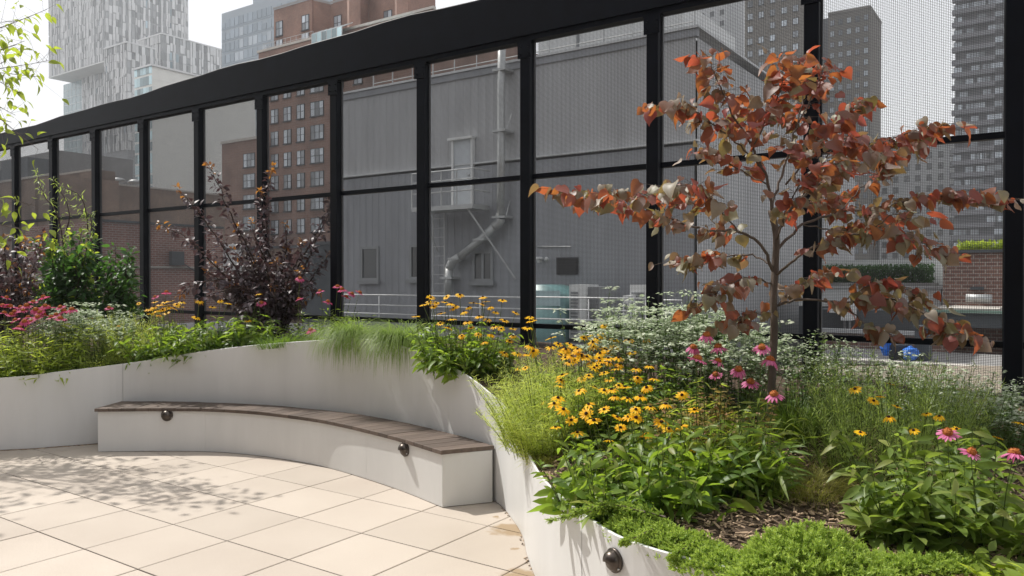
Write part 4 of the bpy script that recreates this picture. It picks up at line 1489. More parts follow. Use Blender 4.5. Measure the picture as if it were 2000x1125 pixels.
def juniper(name, label, px, Y, blobs, dens, runners=(), group='creeping juniper'):
    c = base_pt(px, Y)
    t = thing(name, label, 'juniper', c, group)
    P_, D_, S_ = [], [], []
    for (bx, by, rx, ry, h, ang) in blobs:
        n = int(dens * .62 * rx * ry)
        ca, sa = math.cos(ang), math.sin(ang)
        for _ in range(n):
            a, r = rng.random() * 6.283, math.sqrt(rng.random())
            lx, ly = rx * r * math.cos(a), ry * r * math.sin(a)
            x, y = bx + lx * ca - ly * sa, by + lx * sa + ly * ca
            lump = .5 + .5 * math.sin(41 * x + 3 * math.sin(33 * y)) * math.sin(39 * y + 2 * math.sin(37 * x))
            z = float(soil(x, y)) + h * max(0, 1 - r * r) ** .6 * (.50 + .60 * lump) + rng.normal(0, .008)
            P_.append((x, y, z))
            D_.append((math.cos(a + ang) * r * 1.0 + rng.normal(0, .45), math.sin(a + ang) * r * 1.0 + rng.normal(0, .45), .8))
            S_.append(rng.uniform(.022, .046))
    br = MB()
    for pts in runners:
        cv = smooth_curve(pts, 6)
        br.tube(cv, np.linspace(.005, .0015, len(cv)), 4)
        for i in range(int(len(cv) * 22)):
            u = rng.random()
            k = min(int(u * (len(cv) - 1)), len(cv) - 2)
            q = cv[k] + (cv[k + 1] - cv[k]) * rng.random()
            d = cv[k + 1] - cv[k]; d /= np.linalg.norm(d)
            sd = rng.normal(0, 1, 3); sd /= np.linalg.norm(sd)
            P_.append(q + sd * .03 * rng.random() * (1.15 - u)); D_.append(d * .9 + sd * .6); S_.append(rng.uniform(.016, .030))
    if br.n:
        br.build('runners', M['bark'], t, stuff=True)
    P_, D_, S_ = np.array(P_), np.array(D_), np.array(S_)
    R = frames(D_, np.tile(np.array([.13, .9, .1]), (len(P_), 1)), rng.random(len(P_)) * 6.28)
    R = np.stack([R[:, :, 0], -R[:, :, 2], R[:, :, 1]], 2)
    m = MB()
    m.inst(SPRIG[0], SPRIG[1], R * S_[:, None, None], P_)
    m.build('foliage', M['juniper'], t, stuff=True)
    return t


def wpt(px, py, z):
    return at_z(px, py, z)


run = [[wpt(1300, 1010, .66), wpt(1220, 990, .665), wpt(1160, 998, .65), wpt(1070, 1017, .635)],
       [wpt(1260, 1000, .68), wpt(1190, 985, .68), wpt(1120, 1000, .66)],
       [wpt(1300, 1020, .64), wpt(1240, 1050, .62), wpt(1215, 1060, .60)],
       [wpt(1380, 1040, .63), wpt(1330, 1075, .61), wpt(1310, 1090, .58)]]
g1, g2, g3, g4 = wpt(1250, 1018, .63), wpt(1330, 1045, .63), wpt(1400, 1070, .63), wpt(1440, 1050, .63)
juniper('creeping_juniper', 'creeping juniper trailing over the wall edge under the broad leaves', 1290, 3.5,
        [(g1[0], g1[1], .17, .11, .08, -.6), (g2[0], g2[1], .23, .10, .07, -.6), (g3[0], g3[1], .18, .10, .06, -.4)], 110000, run)
mc = wpt(1555, 1085, .64)
juniper('creeping_juniper', 'rounded mound of bright green juniper at the bottom of the picture', 1560, 3.1,
        [(mc[0] + .02, mc[1] - .06, .28, .24, .205, 0), (mc[0] - .13, mc[1] - .14, .18, .15, .14, 0), (mc[0] + .17, mc[1] - .15, .17, .14, .14, 0)], 110000)
lc = wpt(1800, 1085, .62)
juniper('creeping_juniper', 'thin strip of juniper across the mulch at lower right', 1800, 3.1,
        [(lc[0], lc[1], .26, .06, .045, .05), (lc[0] - .25, lc[1] + .03, .2, .06, .05, 0)], 110000)

# ================================================================== MULCH
m = MB()
N_ = 9000
tv = np.array([(-.5, -.5, -.5), (.5, -.5, -.5), (.5, .5, -.5), (-.5, .5, -.5), (-.4, -.45, .5), (.45, -.4, .5), (.4, .45, .5), (-.45, .4, .5)])
tf = np.array([[4, 5, 6, 7], [0, 1, 5, 4], [1, 2, 6, 5], [2, 3, 7, 6], [3, 0, 4, 7]])
P_, R_ = [], []
while len(P_) < N_:
    if rng.random() < .86:
        Y = rng.uniform(2.75, 5.2)
        px = rng.uniform(1030, 2080)
    else:
        Y = rng.uniform(5.2, 8.6)
        px = rng.uniform(40, 1100)
    X = (px - 1000) / FPX * Y
    pp = X * R_AX[0] + Y * R_AX[1]
    qq = X * N_AX[0] + Y * N_AX[1]
    if qq < np.interp(pp, WS, WQ) + .03 or qq > FENCE_Q:
        continue
    P_.append((X, Y, float(soil(X, Y)) + rng.uniform(.002, .016)))
    a = rng.random() * 6.283
    e = rng.normal(0, .28)
    d = np.array([math.cos(a) * math.cos(e), math.sin(a) * math.cos(e), math.sin(e)])
    x = np.cross(d, UP + rng.normal(0, .3, 3)); x /= np.linalg.norm(x)
    R_.append(np.stack([x * rng.uniform(.005, .014), d * rng.uniform(.015, .055), np.cross(x, d) * rng.uniform(.002, .005)], 1))
m.inst(tv, tf, np.array(R_), np.array(P_))
mo = m.build('mulch', M['chip'], stuff=True)
mo['label'] = 'shredded brown wood mulch covering the planting bed'
mo['category'] = 'mulch'

# grit and leaf litter along the foot of the walls
m = MB()
P_, R_ = [], []
for _ in range(520):
    if rng.random() < .9:
        x = rng.uniform(-5.6, -4.12)
        y = float(np.interp(x, WC[:, 0][:120], WC[:, 1][:120])) - .004 - abs(rng.normal(0, .014))
    else:
        k = int(rng.integers(int(np.argmin(np.abs(WC[:, 0] + .10))), int(np.argmin(np.abs(WC[:, 1] - 4.5)))))
        f_ = rng.random()
        x, y = WC[k, :2] * f_ + WC[k + 1, :2] * (1 - f_)
        x -= .004 + abs(rng.normal(0, .012))
        if math.sin(x * 31 + y * 17) < .1:
            continue
    P_.append((x, y, .004))
    a = rng.random() * 6.283
    d = np.array([math.cos(a), math.sin(a), rng.normal(0, .2)])
    x_ = np.cross(d, UP); x_ /= np.linalg.norm(x_)
    R_.append(np.stack([x_ * rng.uniform(.003, .008), d * rng.uniform(.006, .02), np.cross(x_, d) * .003], 1))
m.inst(tv, tf, np.array(R_), np.array(P_))
lo = m.build('leaf_litter', M['chip'], stuff=True)
lo['label'] = 'brown grit and leaf litter along the foot of the planter wall'
lo['category'] = 'litter'

# ================================================================== THE CITY BEYOND THE FENCE (street grid axes: p to the right, q away)
M['asphalt'] = mk('street_asphalt', (0.05, 0.05, 0.05), 0.95, 0, 0.2, 0.2)
M['roof_dark'] = mk('roof_membrane', (0.085, 0.087, 0.09), 0.9, 0, 0.25, 0.5)
M['grey_metal'] = mk('grey_siding', (0.38, 0.385, 0.395), 0.55, 0.0, 0.14, 0.9, 0.4, stretch=(1, 1, .18), detail=9)
M['grey_dark'] = mk('dark_grey_siding', (0.27, 0.28, 0.30), 0.55, 0.0, 0.16, 0.9, 0.4, stretch=(1, 1, .18), detail=9)
M['flashing'] = mk('metal_flashing', (0.50, 0.51, 0.52), 0.5, 0.2, 0.1, 3)
M['galv'] = mk('galvanised_steel', (0.43, 0.44, 0.44), 0.42, 0.4, 0.12, 4)
M['white_paint'] = mk('white_painted_steel', (0.66, 0.67, 0.67), 0.5, 0, 0.06, 3)
M['door'] = mk('pale_door', (0.50, 0.53, 0.56), 0.5, 0, 0.05, 3)
M['frame_grey'] = mk('window_frame_grey', (0.24, 0.25, 0.26), 0.5, 0, 0.05, 3)
M['frame_black'] = mk('window_frame_black', (0.03, 0.03, 0.035), 0.5, 0, 0.1, 3)
M['glass_dark'] = mk_glass('dark_glass', (0.03, 0.033, 0.036), 0.25)
M['glass_sky'] = mk_glass('pale_glass', (0.36, 0.40, 0.44))
M['glass_blue'] = mk_glass('blue_glass', (0.30, 0.38, 0.42), 0.15)
M['glass_teal'] = mk_glass('teal_glass', (0.38, 0.52, 0.55), 0.15)
M['brick_tan'] = mk_brick('brown_brick', (0.25, 0.115, 0.078), (0.19, 0.085, 0.058), (0.30, 0.24, 0.20), 1.0)
M['brick_red'] = mk_brick('red_brick', (0.34, 0.145, 0.115), (0.26, 0.105, 0.085), (0.42, 0.37, 0.33), 1.6, grime=.45)
M['brick_dull'] = mk_brick('dull_brick', (0.32, 0.225, 0.175), (0.27, 0.185, 0.14), (0.2, 0.16, 0.13), 1.0, grime=.5)
M['brick_right'] = mk_brick('dark_red_brick', (0.23, 0.125, 0.10), (0.17, 0.09, 0.075), (0.34, 0.29, 0.26), 1.3, grime=.4)
M['stone'] = mk('pale_coping', (0.45, 0.42, 0.38), 0.85, 0, 0.12, 2)
M['coping_grey'] = mk('coping_grey', (0.27, 0.26, 0.25), 0.85, 0, 0.12, 2)
M['pale_wall'] = mk('pale_cladding', (0.68, 0.67, 0.63), 0.7, 0, 0.05, 0.3)
M['clad_light'] = mk('light_fin', (0.58, 0.58, 0.58), 0.6, 0, 0.05, 0.2, per_island=.14)
M['clad_mid'] = mk('mid_panel', (0.27, 0.275, 0.28), 0.6, 0, 0.08, 0.2, per_island=.35)
M['soffit'] = mk('soffit', (0.60, 0.60, 0.58), 0.7, 0, 0.05, 0.3)
M['tower_grey'] = mk('glass_tower_panel', (0.30, 0.335, 0.37), 0.6, 0, 0.06, 0.05, 0.3, per_island=.06)
M['tower_brown'] = mk('dusky_brick_tower', (0.16, 0.145, 0.125), 0.9, 0, 0.12, 0.1)
M['tower_dark'] = mk('dark_tower', (0.09, 0.09, 0.10), 0.8, 0, 0.15, 0.1)
M['tower_band'] = mk('balcony_band', (0.16, 0.16, 0.175), 0.8, 0, 0.15, 0.1, per_island=.25)
M['tower_pane'] = mk('glass_tower_pane', (0.27, 0.315, 0.36), 0.5, 0, 0.06, 0.05, 0.3, per_island=.16)
M['tower_pane_pale'] = mk('glass_tower_pale_pane', (0.40, 0.44, 0.48), 0.5, 0, 0.06, 0.05, 0.3, per_island=.1)  # paler panes, picked at random
M['tower_pale'] = mk('pale_tower', (0.52, 0.53, 0.54), 0.8, 0, 0.08, 0.1)
M['concrete'] = mk('concrete', (0.22, 0.215, 0.21), 0.85, 0, 0.15, 0.6)
M['teal'] = mk('teal_tank', (0.13, 0.25, 0.255), 0.4, 0, 0.1, 2)
M['blue_plastic'] = mk('blue_plastic', (0.02, 0.16, 0.62), 0.35, 0, 0.2, 4, 0.5, 0.5, 8)
M['hedge'] = mk_leaf('hedge_leaf', [(0.02, 0.06, 0.02), (0.04, 0.10, 0.03), (0.06, 0.13, 0.035)], (0.08, 0.2, 0.03), 0.3)
M['slate'] = mk('slate_dark', (0.075, 0.085, 0.095), 0.7, 0, 0.25, 1)
GROUND_Z = -24.0

b = MB(); b.box(-420, 420, -120, 560, GROUND_Z - 1, GROUND_Z)
struct(b.build('street_ground', M['asphalt']))
b = MB(); b.pbox(-17, 9, -14, FENCE_Q + .42, GROUND_Z, -0.31)
o = b.build('host_building', M['concrete'])
tag(o, 'building that carries the roof terrace, with an added unseen facade behind the viewer blocking light', 'building')
M['brick_blocker'] = mk_brick('blocker_brick', (0.20, 0.13, 0.105), (0.16, 0.10, 0.08), (0.26, 0.23, 0.21), 1.0)
b = MB(); b.pbox(-26, 22, -14, -9.0, -0.305, 13.0); hf = b.build('fill_blocker_facade', M['brick_blocker'], o)  # unseen brick front added behind the viewer to cut the fill light
b = MB(); b.pbox(-17, 9, FENCE_Q + .27, FENCE_Q + .42, -0.305, 0.70)
o = b.build('parapet', M['concrete'])
tag(o, 'low concrete parapet along the roof edge behind the fence foot', 'parapet')


def pz(px, py, q):
    return at_q(px, py, q)


def pbuild(name, mat, parent, boxes, stuff=False):
    b = MB()
    for x in boxes:
        b.pbox(*x)
    return b.build(name, mat, parent, stuff=stuff)


def window_meshes(w, h, mull=1, rail=True, fm='frame_black', gm='glass_sky', sill=True, dep=.10, fw=.06):
    """window unit centred on its opening, in grid axes (x along p, y along q, front at y = 0)"""
    f = MB()
    f.box(-w / 2, w / 2, -.03, dep, -h / 2, -h / 2 + fw)
    f.box(-w / 2, w / 2, -.03, dep, h / 2 - fw, h / 2)
    f.box(-w / 2, -w / 2 + fw, -.03, dep, -h / 2 + fw, h / 2 - fw)
    f.box(w / 2 - fw, w / 2, -.03, dep, -h / 2 + fw, h / 2 - fw)
    xs = [-w / 2 + fw] + [-w / 2 + w * (k + 1) / (mull + 1) for k in range(mull)] + [w / 2 - fw]
    for x in xs[1:-1]:
        f.box(x - fw / 2, x + fw / 2, -.022, dep, -h / 2 + fw, h / 2 - fw)
    if rail:
        for a, c in zip(xs[:-1], xs[1:]):
            f.box(a + fw / 2, c - fw / 2, -.016, dep, -fw / 2, fw / 2)
    if sill:
        f.box(-w / 2 - .08, w / 2 + .08, -.12, -.032, -h / 2 - .12, -h / 2 + .01)
    g = MB()
    for a, c in zip(xs[:-1], xs[1:]):
        if rail:
            g.box(a + .002, c - .002, .012, .03, -h / 2 + fw, -fw / 2)
            g.box(a + .002, c - .002, .004, .022, fw / 2, h / 2 - fw)
        else:
            g.box(a + .002, c - .002, .012, .03, -h / 2 + fw, h / 2 - fw)
    return f.mesh('window', M[fm]), g.mesh('pane', M[gm])


RG = np.stack([R_AX, N_AX, UP], 1)
RS = np.stack([-N_AX, R_AX, UP], 1)      # for faces that look to +p: x runs towards the viewer


def put_window(parent, mw, pos, side=False):
    R = RG
    if side:
        R = np.stack([N_AX, -R_AX, UP], 1)
    w = put('window', mw[0], parent, R, 1.0, pos)
    g = link('pane', mw[1], w)
    return w


mw_h = window_meshes(2.2, 2.0, 1, False, 'frame_black', 'glass_dark', True)  # windows of the added, unseen front behind the viewer
for r in range(4):
    for k in range(12):
        w_ = link('window', mw_h[0], hf.parent)
        w_.matrix_basis = Matrix(np.block([[np.stack([-R_AX, -N_AX, UP], 1), W(-22 + k * 3.6, -8.93, 1.6 + r * 3.0)[:, None]], [np.zeros((1, 3)), np.ones((1, 1))]]).tolist())
        link('pane', mw_h[1], w_)

# ------------------------------------------------------------------ grey metal clad building
QG = 20.0
pL, _ = pz(664, 300, QG)
pR, _ = pz(1358, 300, QG)
_, zR = pz(843, 150, QG)
_, zLedge = pz(1000, 317, QG)
gb = thing('grey_building', 'dark grey metal clad building with corrugated wall facing the fence', 'building', W((pL + pR) / 2, QG, 0))
gdep = 20.0
pbuild('core', M['roof_dark'], gb, [(pL + .06, pR - .06, QG + .12, QG + gdep - .06, GROUND_Z, zR - .3)])


def corrugated(L_, z0, z1, pitch=.30, d=.014):
    xs, V, F = [], [], []
    n = int(L_ / pitch)
    pitch = L_ / n
    prof = []
    for i in range(n):
        x = i * pitch
        prof += [(x, 0), (x + pitch * .42, 0), (x + pitch * .5, d), (x + pitch * .92, d)]
    prof.append((L_, 0))
    for x, y in prof:
        V += [(x, y, z0), (x, y, z1)]
    for i in range(len(prof) - 1):
        F.append([2 * i, 2 * i + 2, 2 * i + 3, 2 * i + 1])
    return np.array(V, float), np.array(F)


b = MB()
V, F = corrugated(pR - pL, zLedge + .10, zR - .25)
b.add([W(pL + v[0], QG + v[1], v[2]) for v in V], F)
b.build('upper_siding', M['grey_metal'], gb)
b = MB()
V, F = corrugated(pR - pL, -3.0, zLedge - .02)
b.add([W(pL + v[0], QG - .06 + v[1], v[2]) for v in V], F)
b.build('lower_siding', M['grey_dark'], gb)
b = MB()
V, F = corrugated(gdep, -3.0, zR - .25)
b.add([W(pR + .0 - v[1], QG + .12 + v[0], v[2]) for v in V], F[:, ::-1])
b.build('side_siding', M['grey_metal'], gb)
pbuild('ledge', M['flashing'], gb, [(pL, pR + .1, QG - .14, QG + .10, zLedge + .045, zLedge + .098)])
pbuild('roof_coping', M['flashing'], gb, [(pL - .05, pR + .12, QG - .10, QG + .35, zR - .05, zR + .02), (pR - .3, pR + .12, QG + .352, QG + gdep, zR - .05, zR + .02)])
pbuild('fascia', M['grey_dark'], gb, [(pL - .02, pR + .06, QG - .05, QG + .119, zR - .26, zR - .052)])
# rooftop guard rail and bulkhead
b = MB()
for k in range(14):
    p = pL + .5 + k * (pR - pL - 1) / 13
    b.tube([W(p, QG + 1.2, zR - .3), W(p, QG + 1.2, zR + 1.0)], .022, 6)
for z in (.55, 1.0):
    b.tube([W(pL + .5, QG + 1.2, zR + z), W(pR - .5, QG + 1.2, zR + z)], .022, 6)
b.build('roof_guardrail', M['galv'], gb)
p0, _ = pz(1052, 100, QG + 4)
p1, _ = pz(1250, 100, QG + 4)
pbuild('roof_bulkhead', M['white_paint'], gb, [(p0, p1 + 1.5, QG + 4, QG + 9, zR - .3, zR + 2.3)])
pbuild('bulkhead_trim', M['frame_grey'], gb, [(p0 - .05, p1 + 1.55, QG + 3.9, QG + 3.998, zR + 2.2, zR + 2.32), (p0 + 1.6, p0 + 1.68, QG + 3.95, QG + 3.998, zR - .3, zR + 2.2), (p0 + 4.2, p0 + 4.28, QG + 3.95, QG + 3.998, zR - .3, zR + 2.2)])
# door and steel balcony
d0, zt = pz(888, 272, QG)
d1, zb = pz(927, 404, QG)
dw = d1 - d0
pbuild('door', M['door'], gb, [(d0 + .06, d1 - .06, QG - .10, QG - .05, zb, zt - .07)])
pbuild('door_frame', M['white_paint'], gb, [(d0 - .02, d0 + .058, QG - .15, QG - .02, zb, zt - .072), (d1 - .058, d1 + .02, QG - .15, QG - .02, zb, zt - .072), (d0 - .12, d1 + .06, QG - .24, QG - .02, zt - .07, zt)])
pbuild('door_handle', M['galv'], gb, [(d1 - .2, d1 - .1, QG - .15, QG - .101, zb + 1.0, zb + 1.03)])
bl, _ = pz(808, 404, QG - 1.0)
br_, _ = pz(926, 404, QG - 1.0)
pbuild('balcony_floor', M['galv'], gb, [(bl, br_, QG - 1.1, QG - .2, zb - .16, zb - .02)])
b = MB()
for z in (.4, .75, 1.05):
    b.tube([W(bl, QG - 1.08, zb + z), W(br_, QG - 1.08, zb + z)], .024, 6)
    b.tube([W(br_, QG - 1.08, zb + z), W(br_, QG - .2, zb + z)], .024, 6)
for k in range(5):
    p = bl + (br_ - bl) * k / 4
    b.tube([W(p, QG - 1.08, zb - .1), W(p, QG - 1.08, zb + 1.05)], .024, 6)
b.tube([W(br_ - .25, QG - 1.0, zb - .16), W(br_ + .9, QG - .1, zb - 2.3)], .03, 6)
b.tube([W(bl + .25, QG - 1.0, zb - .16), W(bl + .25, QG - .1, zb - 1.4)], .03, 6)
b.build('balcony_rail', M['galv'], gb)
b = MB()
lx0, lx1 = pz(846, 450, QG - .4)[0], pz(868, 450, QG - .4)[0]
for p in (lx0, lx1):
    b.tube([W(p, QG - .4, zb - .1), W(p, QG - .4, -1.0)], .02, 6)
for k in range(14):
    z = zb - .35 - k * .3
    if z > -1:
        b.tube([W(lx0, QG - .4, z), W(lx1, QG - .4, z)], .014, 5)
b.build('ladder', M['galv'], gb)
# ground row of windows, a louvre
for (x0, y0, x1, y1, mull) in ((708, 482, 743, 548, 0), (803, 478, 838, 546, 0), (926, 490, 966, 550, 1)):
    a, zt2 = pz(x0, y0, QG)
    c, zb2 = pz(x1, y1, QG)
    mw = window_meshes(c - a, zt2 - zb2, mull, False, 'frame_grey', 'glass_dark', True, .06, .09)
    put_window(gb, mw, W((a + c) / 2, QG - .075, (zt2 + zb2) / 2))
a, zt2 = pz(1090, 503, QG)
c, zb2 = pz(1132, 536, QG)
pbuild('louvre', M['frame_black'], gb, [(a, c, QG - .09, QG - .061, zb2, zt2)] + [(a + .03, c - .03, QG - .14, QG - .091, zb2 + .04 + k * (zt2 - zb2) / 6, zb2 + .075 + k * (zt2 - zb2) / 6) for k in range(6)])


def gpt(px, py, q):
    p, z = pz(px, py, q)
    return W(p, q, z)


# exhaust pipe
xp = thing('exhaust_pipe', 'galvanised exhaust pipe running up the grey wall with a diagonal offset', 'pipe', gpt(877, 575, QG - .35))
q = QG - .35
for nm_, pts in (('pipe_run', [(978, 425), (979, 300), (979, 180), (980, 60)]), ('pipe_run', [(898, 502), (935, 472), (967, 441)]), ('pipe_run', [(876, 580), (877, 522)])):
    b = MB()
    b.tube([gpt(x, y, q) for x, y in pts], .125, 14)
    b.build(nm_, M['galv'], xp, True)
for pts in ([(978, 427), (976, 434), (966, 442)], [(899, 501), (884, 511), (877, 524)]):
    b = MB()
    b.tube(smooth_curve([gpt(x, y, q) for x, y in pts], 4), .138, 14)
    b.build('elbow', M['galv'], xp, True)
for (x, y, hor) in ((979, 137, 1), (979, 256, 1), (978, 424, 1), (940, 468, 0), (891, 505, 0), (876, 543, 1)):
    w = gpt(x, y, q)
    b = MB()
    if hor:
        v = [(-.24, .24, -.15, .33, -.035, .035)]
    else:
        v = [(-.24, .20, -.15, .33, -.03, .03)]
    for x0, x1, y0, y1, z0, z1 in v:
        b.box(x0, x1, y0, y1, z0, z1, 0, lambda X, Y_, Z: w + R_AX * X + N_AX * Y_ + UP * Z)
    b.build('bracket', M['galv'], xp)
b = MB()
b.tube([gpt(990, 252, q), gpt(999, 222, q + .3)], .02, 5)
b.tube([gpt(968, 424, q), gpt(977, 390, q + .3)], .018, 5)
b.tube([gpt(988, 424, q), gpt(996, 392, q + .3)], .018, 5)
b.build('brace', M['galv'], xp)

# flood light and conduit on the wall
fw_ = thing('flood_light', 'small white twin flood light on the grey wall left of the louvre', 'light', gpt(1058, 508, QG - .2))
pbuild('junction_box', M['white_paint'], fw_, [(pz(1055, 500, QG)[0], pz(1061, 500, QG)[0], QG - .16, QG - .062, pz(1058, 513, QG)[1], pz(1058, 502, QG)[1])])
for sx in (-1, 1):
    w = gpt(1058 + sx * 9, 505, QG - .28)
    b = MB()
    b.tube([w + R_AX * sx * -.12 + N_AX * .16, w, w + R_AX * sx * .05 - N_AX * .06 - UP * .04], [.03, .05, .075], 10)
    b.build('lamp_head', M['white_paint'], fw_, True)
b = MB()
b.tube([gpt(1050, 481.5, QG - .1), gpt(1115, 481.5, QG - .1)], .02, 6)
o = b.build('conduit', M['galv']); tag(o, 'thin horizontal conduit on the grey wall above the flood light', 'conduit')

# ------------------------------------------------------------------ lower roof deck with rails and plant
zD = 0.05
dk = b = MB()
b.pbox(pL - 6, pR + 1.0, 15.5, QG - .1, GROUND_Z, zD)
o = b.build('lower_roof', M['roof_dark']); tag(o, 'dark flat lower roof in front of the grey metal building', 'roof')
QR = 17.0


def railing(label, x0, x1, ytop, ybot):
    p0, zt_ = pz(x0, ytop, QR)
    p1, _ = pz(x1, ytop, QR)
    t = thing('roof_railing', label, 'railing', W(p0, QR, zD), 'white pipe railings on the lower roof')
    zs = [zt_, zt_ - .30, zt_ - .55]
    for z in zs:
        b = MB(); b.tube([W(p0, QR, z), W(p1, QR, z)], .019, 8); b.build('rail', M['white_paint'], t, True)
    n = max(2, int((p1 - p0) / 1.5) + 1)
    for k in range(n):
        p = p0 + (p1 - p0) * k / (n - 1)
        b = MB(); b.tube([W(p, QR, zD), W(p, QR, zt_ - .03)], .018, 8); b.build('post', M['white_paint'], t, True)


railing('white railing section at the foot of the grey wall, left of the pipe', 668, 818, 575, 600)
railing('white railing section below the diagonal exhaust pipe', 842, 1042, 578, 600)
railing('white railing section in front of the teal tank', 1046, 1262, 580, 602)
railing('short white railing section right of the middle post', 1290, 1332, 586, 608)
# teal tank
t = thing('teal_tank', 'rounded teal green tank behind the railing', 'tank', gpt(1075, 590, 18.2))
p0, zt_ = pz(1040, 556, 18.2); p1, zb_ = pz(1112, 604, 18.2)
b = MB()
V, F = [], []
n = 14
for k in range(n + 1):
    u = k / n
    z = zb_ + (zt_ - zb_) * (min(1, (math.sin(math.pi * min(1, .25 + .62 * u)) ** .6)) if u > .3 else 1.0)
    for q in (17.7, 18.9):
        V += [W(p0 + (p1 - p0) * u, q, zD), W(p0 + (p1 - p0) * u, q, z)]
for k in range(n):
    a = k * 4
    F += [[a, a + 4, a + 5, a + 1], [a + 1, a + 5, a + 7, a + 3], [a + 3, a + 7, a + 6, a + 2]]
F += [[0, 1, 3, 2], [n * 4, n * 4 + 2, n * 4 + 3, n * 4 + 1]]
b.add(V, F); b.build('tank_shell', M['teal'], t, True)
pbuild('tank_cover', M['glass_teal'], t, [(p0 + .3, p0 + 1.2, 17.66, 17.698, zb_ + .1, zb_ + .5)])


def hvac(label, x0, y0, x1, y1, q, mat='white_paint'):
    p0, zt_ = pz(x0, y0, q); p1, _ = pz(x1, y1, q)
    t = thing('roof_unit', label, 'air conditioner', W((p0 + p1) / 2, q, zD), 'pale rooftop air units on the lower roof')
    pbuild('casing', M[mat], t, [(p0, p1, q, q + 1.0, zD + .1, zt_)])
    pbuild('grille', M['frame_grey'], t, [(p0 + .06, p1 - .06, q - .03, q - .002, zD + .2 + k * .09, zD + .25 + k * .09) for k in range(int(max(1, (zt_ - zD - .3) / .09)))])
    pbuild('feet', M['frame_black'], t, [(p0 + .05, p0 + .15, q + .1, q + .9, zD + .002, zD + .098), (p1 - .15, p1 - .05, q + .1, q + .9, zD + .002, zD + .098)])


hvac('small white rooftop unit right of the teal tank', 1112, 556, 1133, 590, 18.0)
hvac('low grey rooftop unit beside the small white unit', 1135, 560, 1170, 596, 18.4, 'frame_grey')
hvac('tall pale rooftop unit by the middle fence post', 1230, 556, 1262, 600, 18.0)
hvac('squat white rooftop box left of the tall pale unit', 1216, 577, 1229, 602, 17.6)

# ------------------------------------------------------------------ brown brick apartment block
QB = 63.0
pa, ztop = pz(505, 104, QB)
pb_, _ = pz(846, 60, QB)
bk_ = thing('brick_apartment_block', 'brown brick apartment block with rows of paired windows and setback penthouse', 'building', W(pa, QB, 0))
pbuild('wall', M['brick_tan'], bk_, [(pa, pb_, QB, QB + 22, GROUND_Z, ztop)])
pbuild('coping', M['stone'], bk_, [(pa - .15, pb_ + .15, QB - .15, QB + .3, ztop + .002, ztop + .28), (pa - .15, pa + .3, QB + .302, QB + 22, ztop + .002, ztop + .28)])
wa, wz = pz(440, 283, QB - 1.0)
pbuild('side_wing', M['brick_tan'], bk_, [(wa, pz(522, 283, QB)[0], QB - 1.5, QB - .01, GROUND_Z, wz)])
pbuild('wing_coping', M['stone'], bk_, [(wa - .1, pz(522, 283, QB)[0] + .1, QB - 1.65, QB - .01, wz + .002, wz + .3)])
# roof rail
b = MB()
for k in range(10):
    p = pa + .4 + k * 1.0
    b.tube([W(p, QB + .5, ztop + .2), W(p, QB + .5, ztop + 1.2)], .03, 5)
for z in (.7, 1.2):
    b.tube([W(pa + .4, QB + .5, ztop + z), W(pa + 9.4, QB + .5, ztop + z)], .03, 5)
b.build('terrace_rail', M['galv'], bk_)
QP = QB + 3.0
qa, zp = pz(535, 20, QP)
qb, _ = pz(797, 0, QP)
sideq = q_at_p(851, qb)
zp2 = pz(850, 19, QP)[1]
_, ztp = pz(535, 20, QP)
plan = [(535, 0), (609, 0), (613, .5), (645, 2.6), (678, 2.6), (682, .2), (704, .2), (720, 2.6), (771, 2.6), (775, .1)]
plan = [(pz(x, 40, QP + d)[0], QP + d) for x, d in plan] + [(qb, QP), (qb, sideq), (qa, sideq)]
b = MB()
n_ = len(plan)
V = [W(p, q, z) for z in (ztop - .2, ztp) for p, q in plan]
b.add(V, [[i, (i + 1) % n_, n_ + (i + 1) % n_, n_ + i] for i in range(n_)])
b.add([W(p, q, ztp) for p, q in ((qa, QP + 2.7), (qb, QP + 2.7), (qb, sideq), (qa, sideq))], [[0, 1, 2, 3]])
b.build('penthouse_wall', M['brick_tan'], bk_)
b = MB()
V = [W(p + dx, q + dq, z) for z in (ztp + .003, ztp + .28) for p, q in plan for dx, dq in ((0, 0),)]
V2 = [W(p, q - .14, z) for z in (ztp - .02, ztp + .28) for p, q in plan[:-2]]
m_ = n_ - 2
b.add(V2, [[i, i + 1, m_ + i + 1, m_ + i] for i in range(m_ - 1)])
b.add(V, [[i, i + 1, n_ + i + 1, n_ + i] for i in range(n_ - 3, n_ - 1)])
b.build('penthouse_coping', M['coping_grey'], bk_)
mw_u = window_meshes(1.3, 1.85, 1, True, 'frame_black', 'glass_sky', True)
for x, y, d in ((546, 56, 0), (597, 44, 0), (546, 92, 0), (597, 79, 0), (660, 45, 2.6), (758, 36, 2.6)):
    p, z = pz(x, y, QP + d)
    put_window(bk_, mw_u, W(p, QP + d - .06, z))
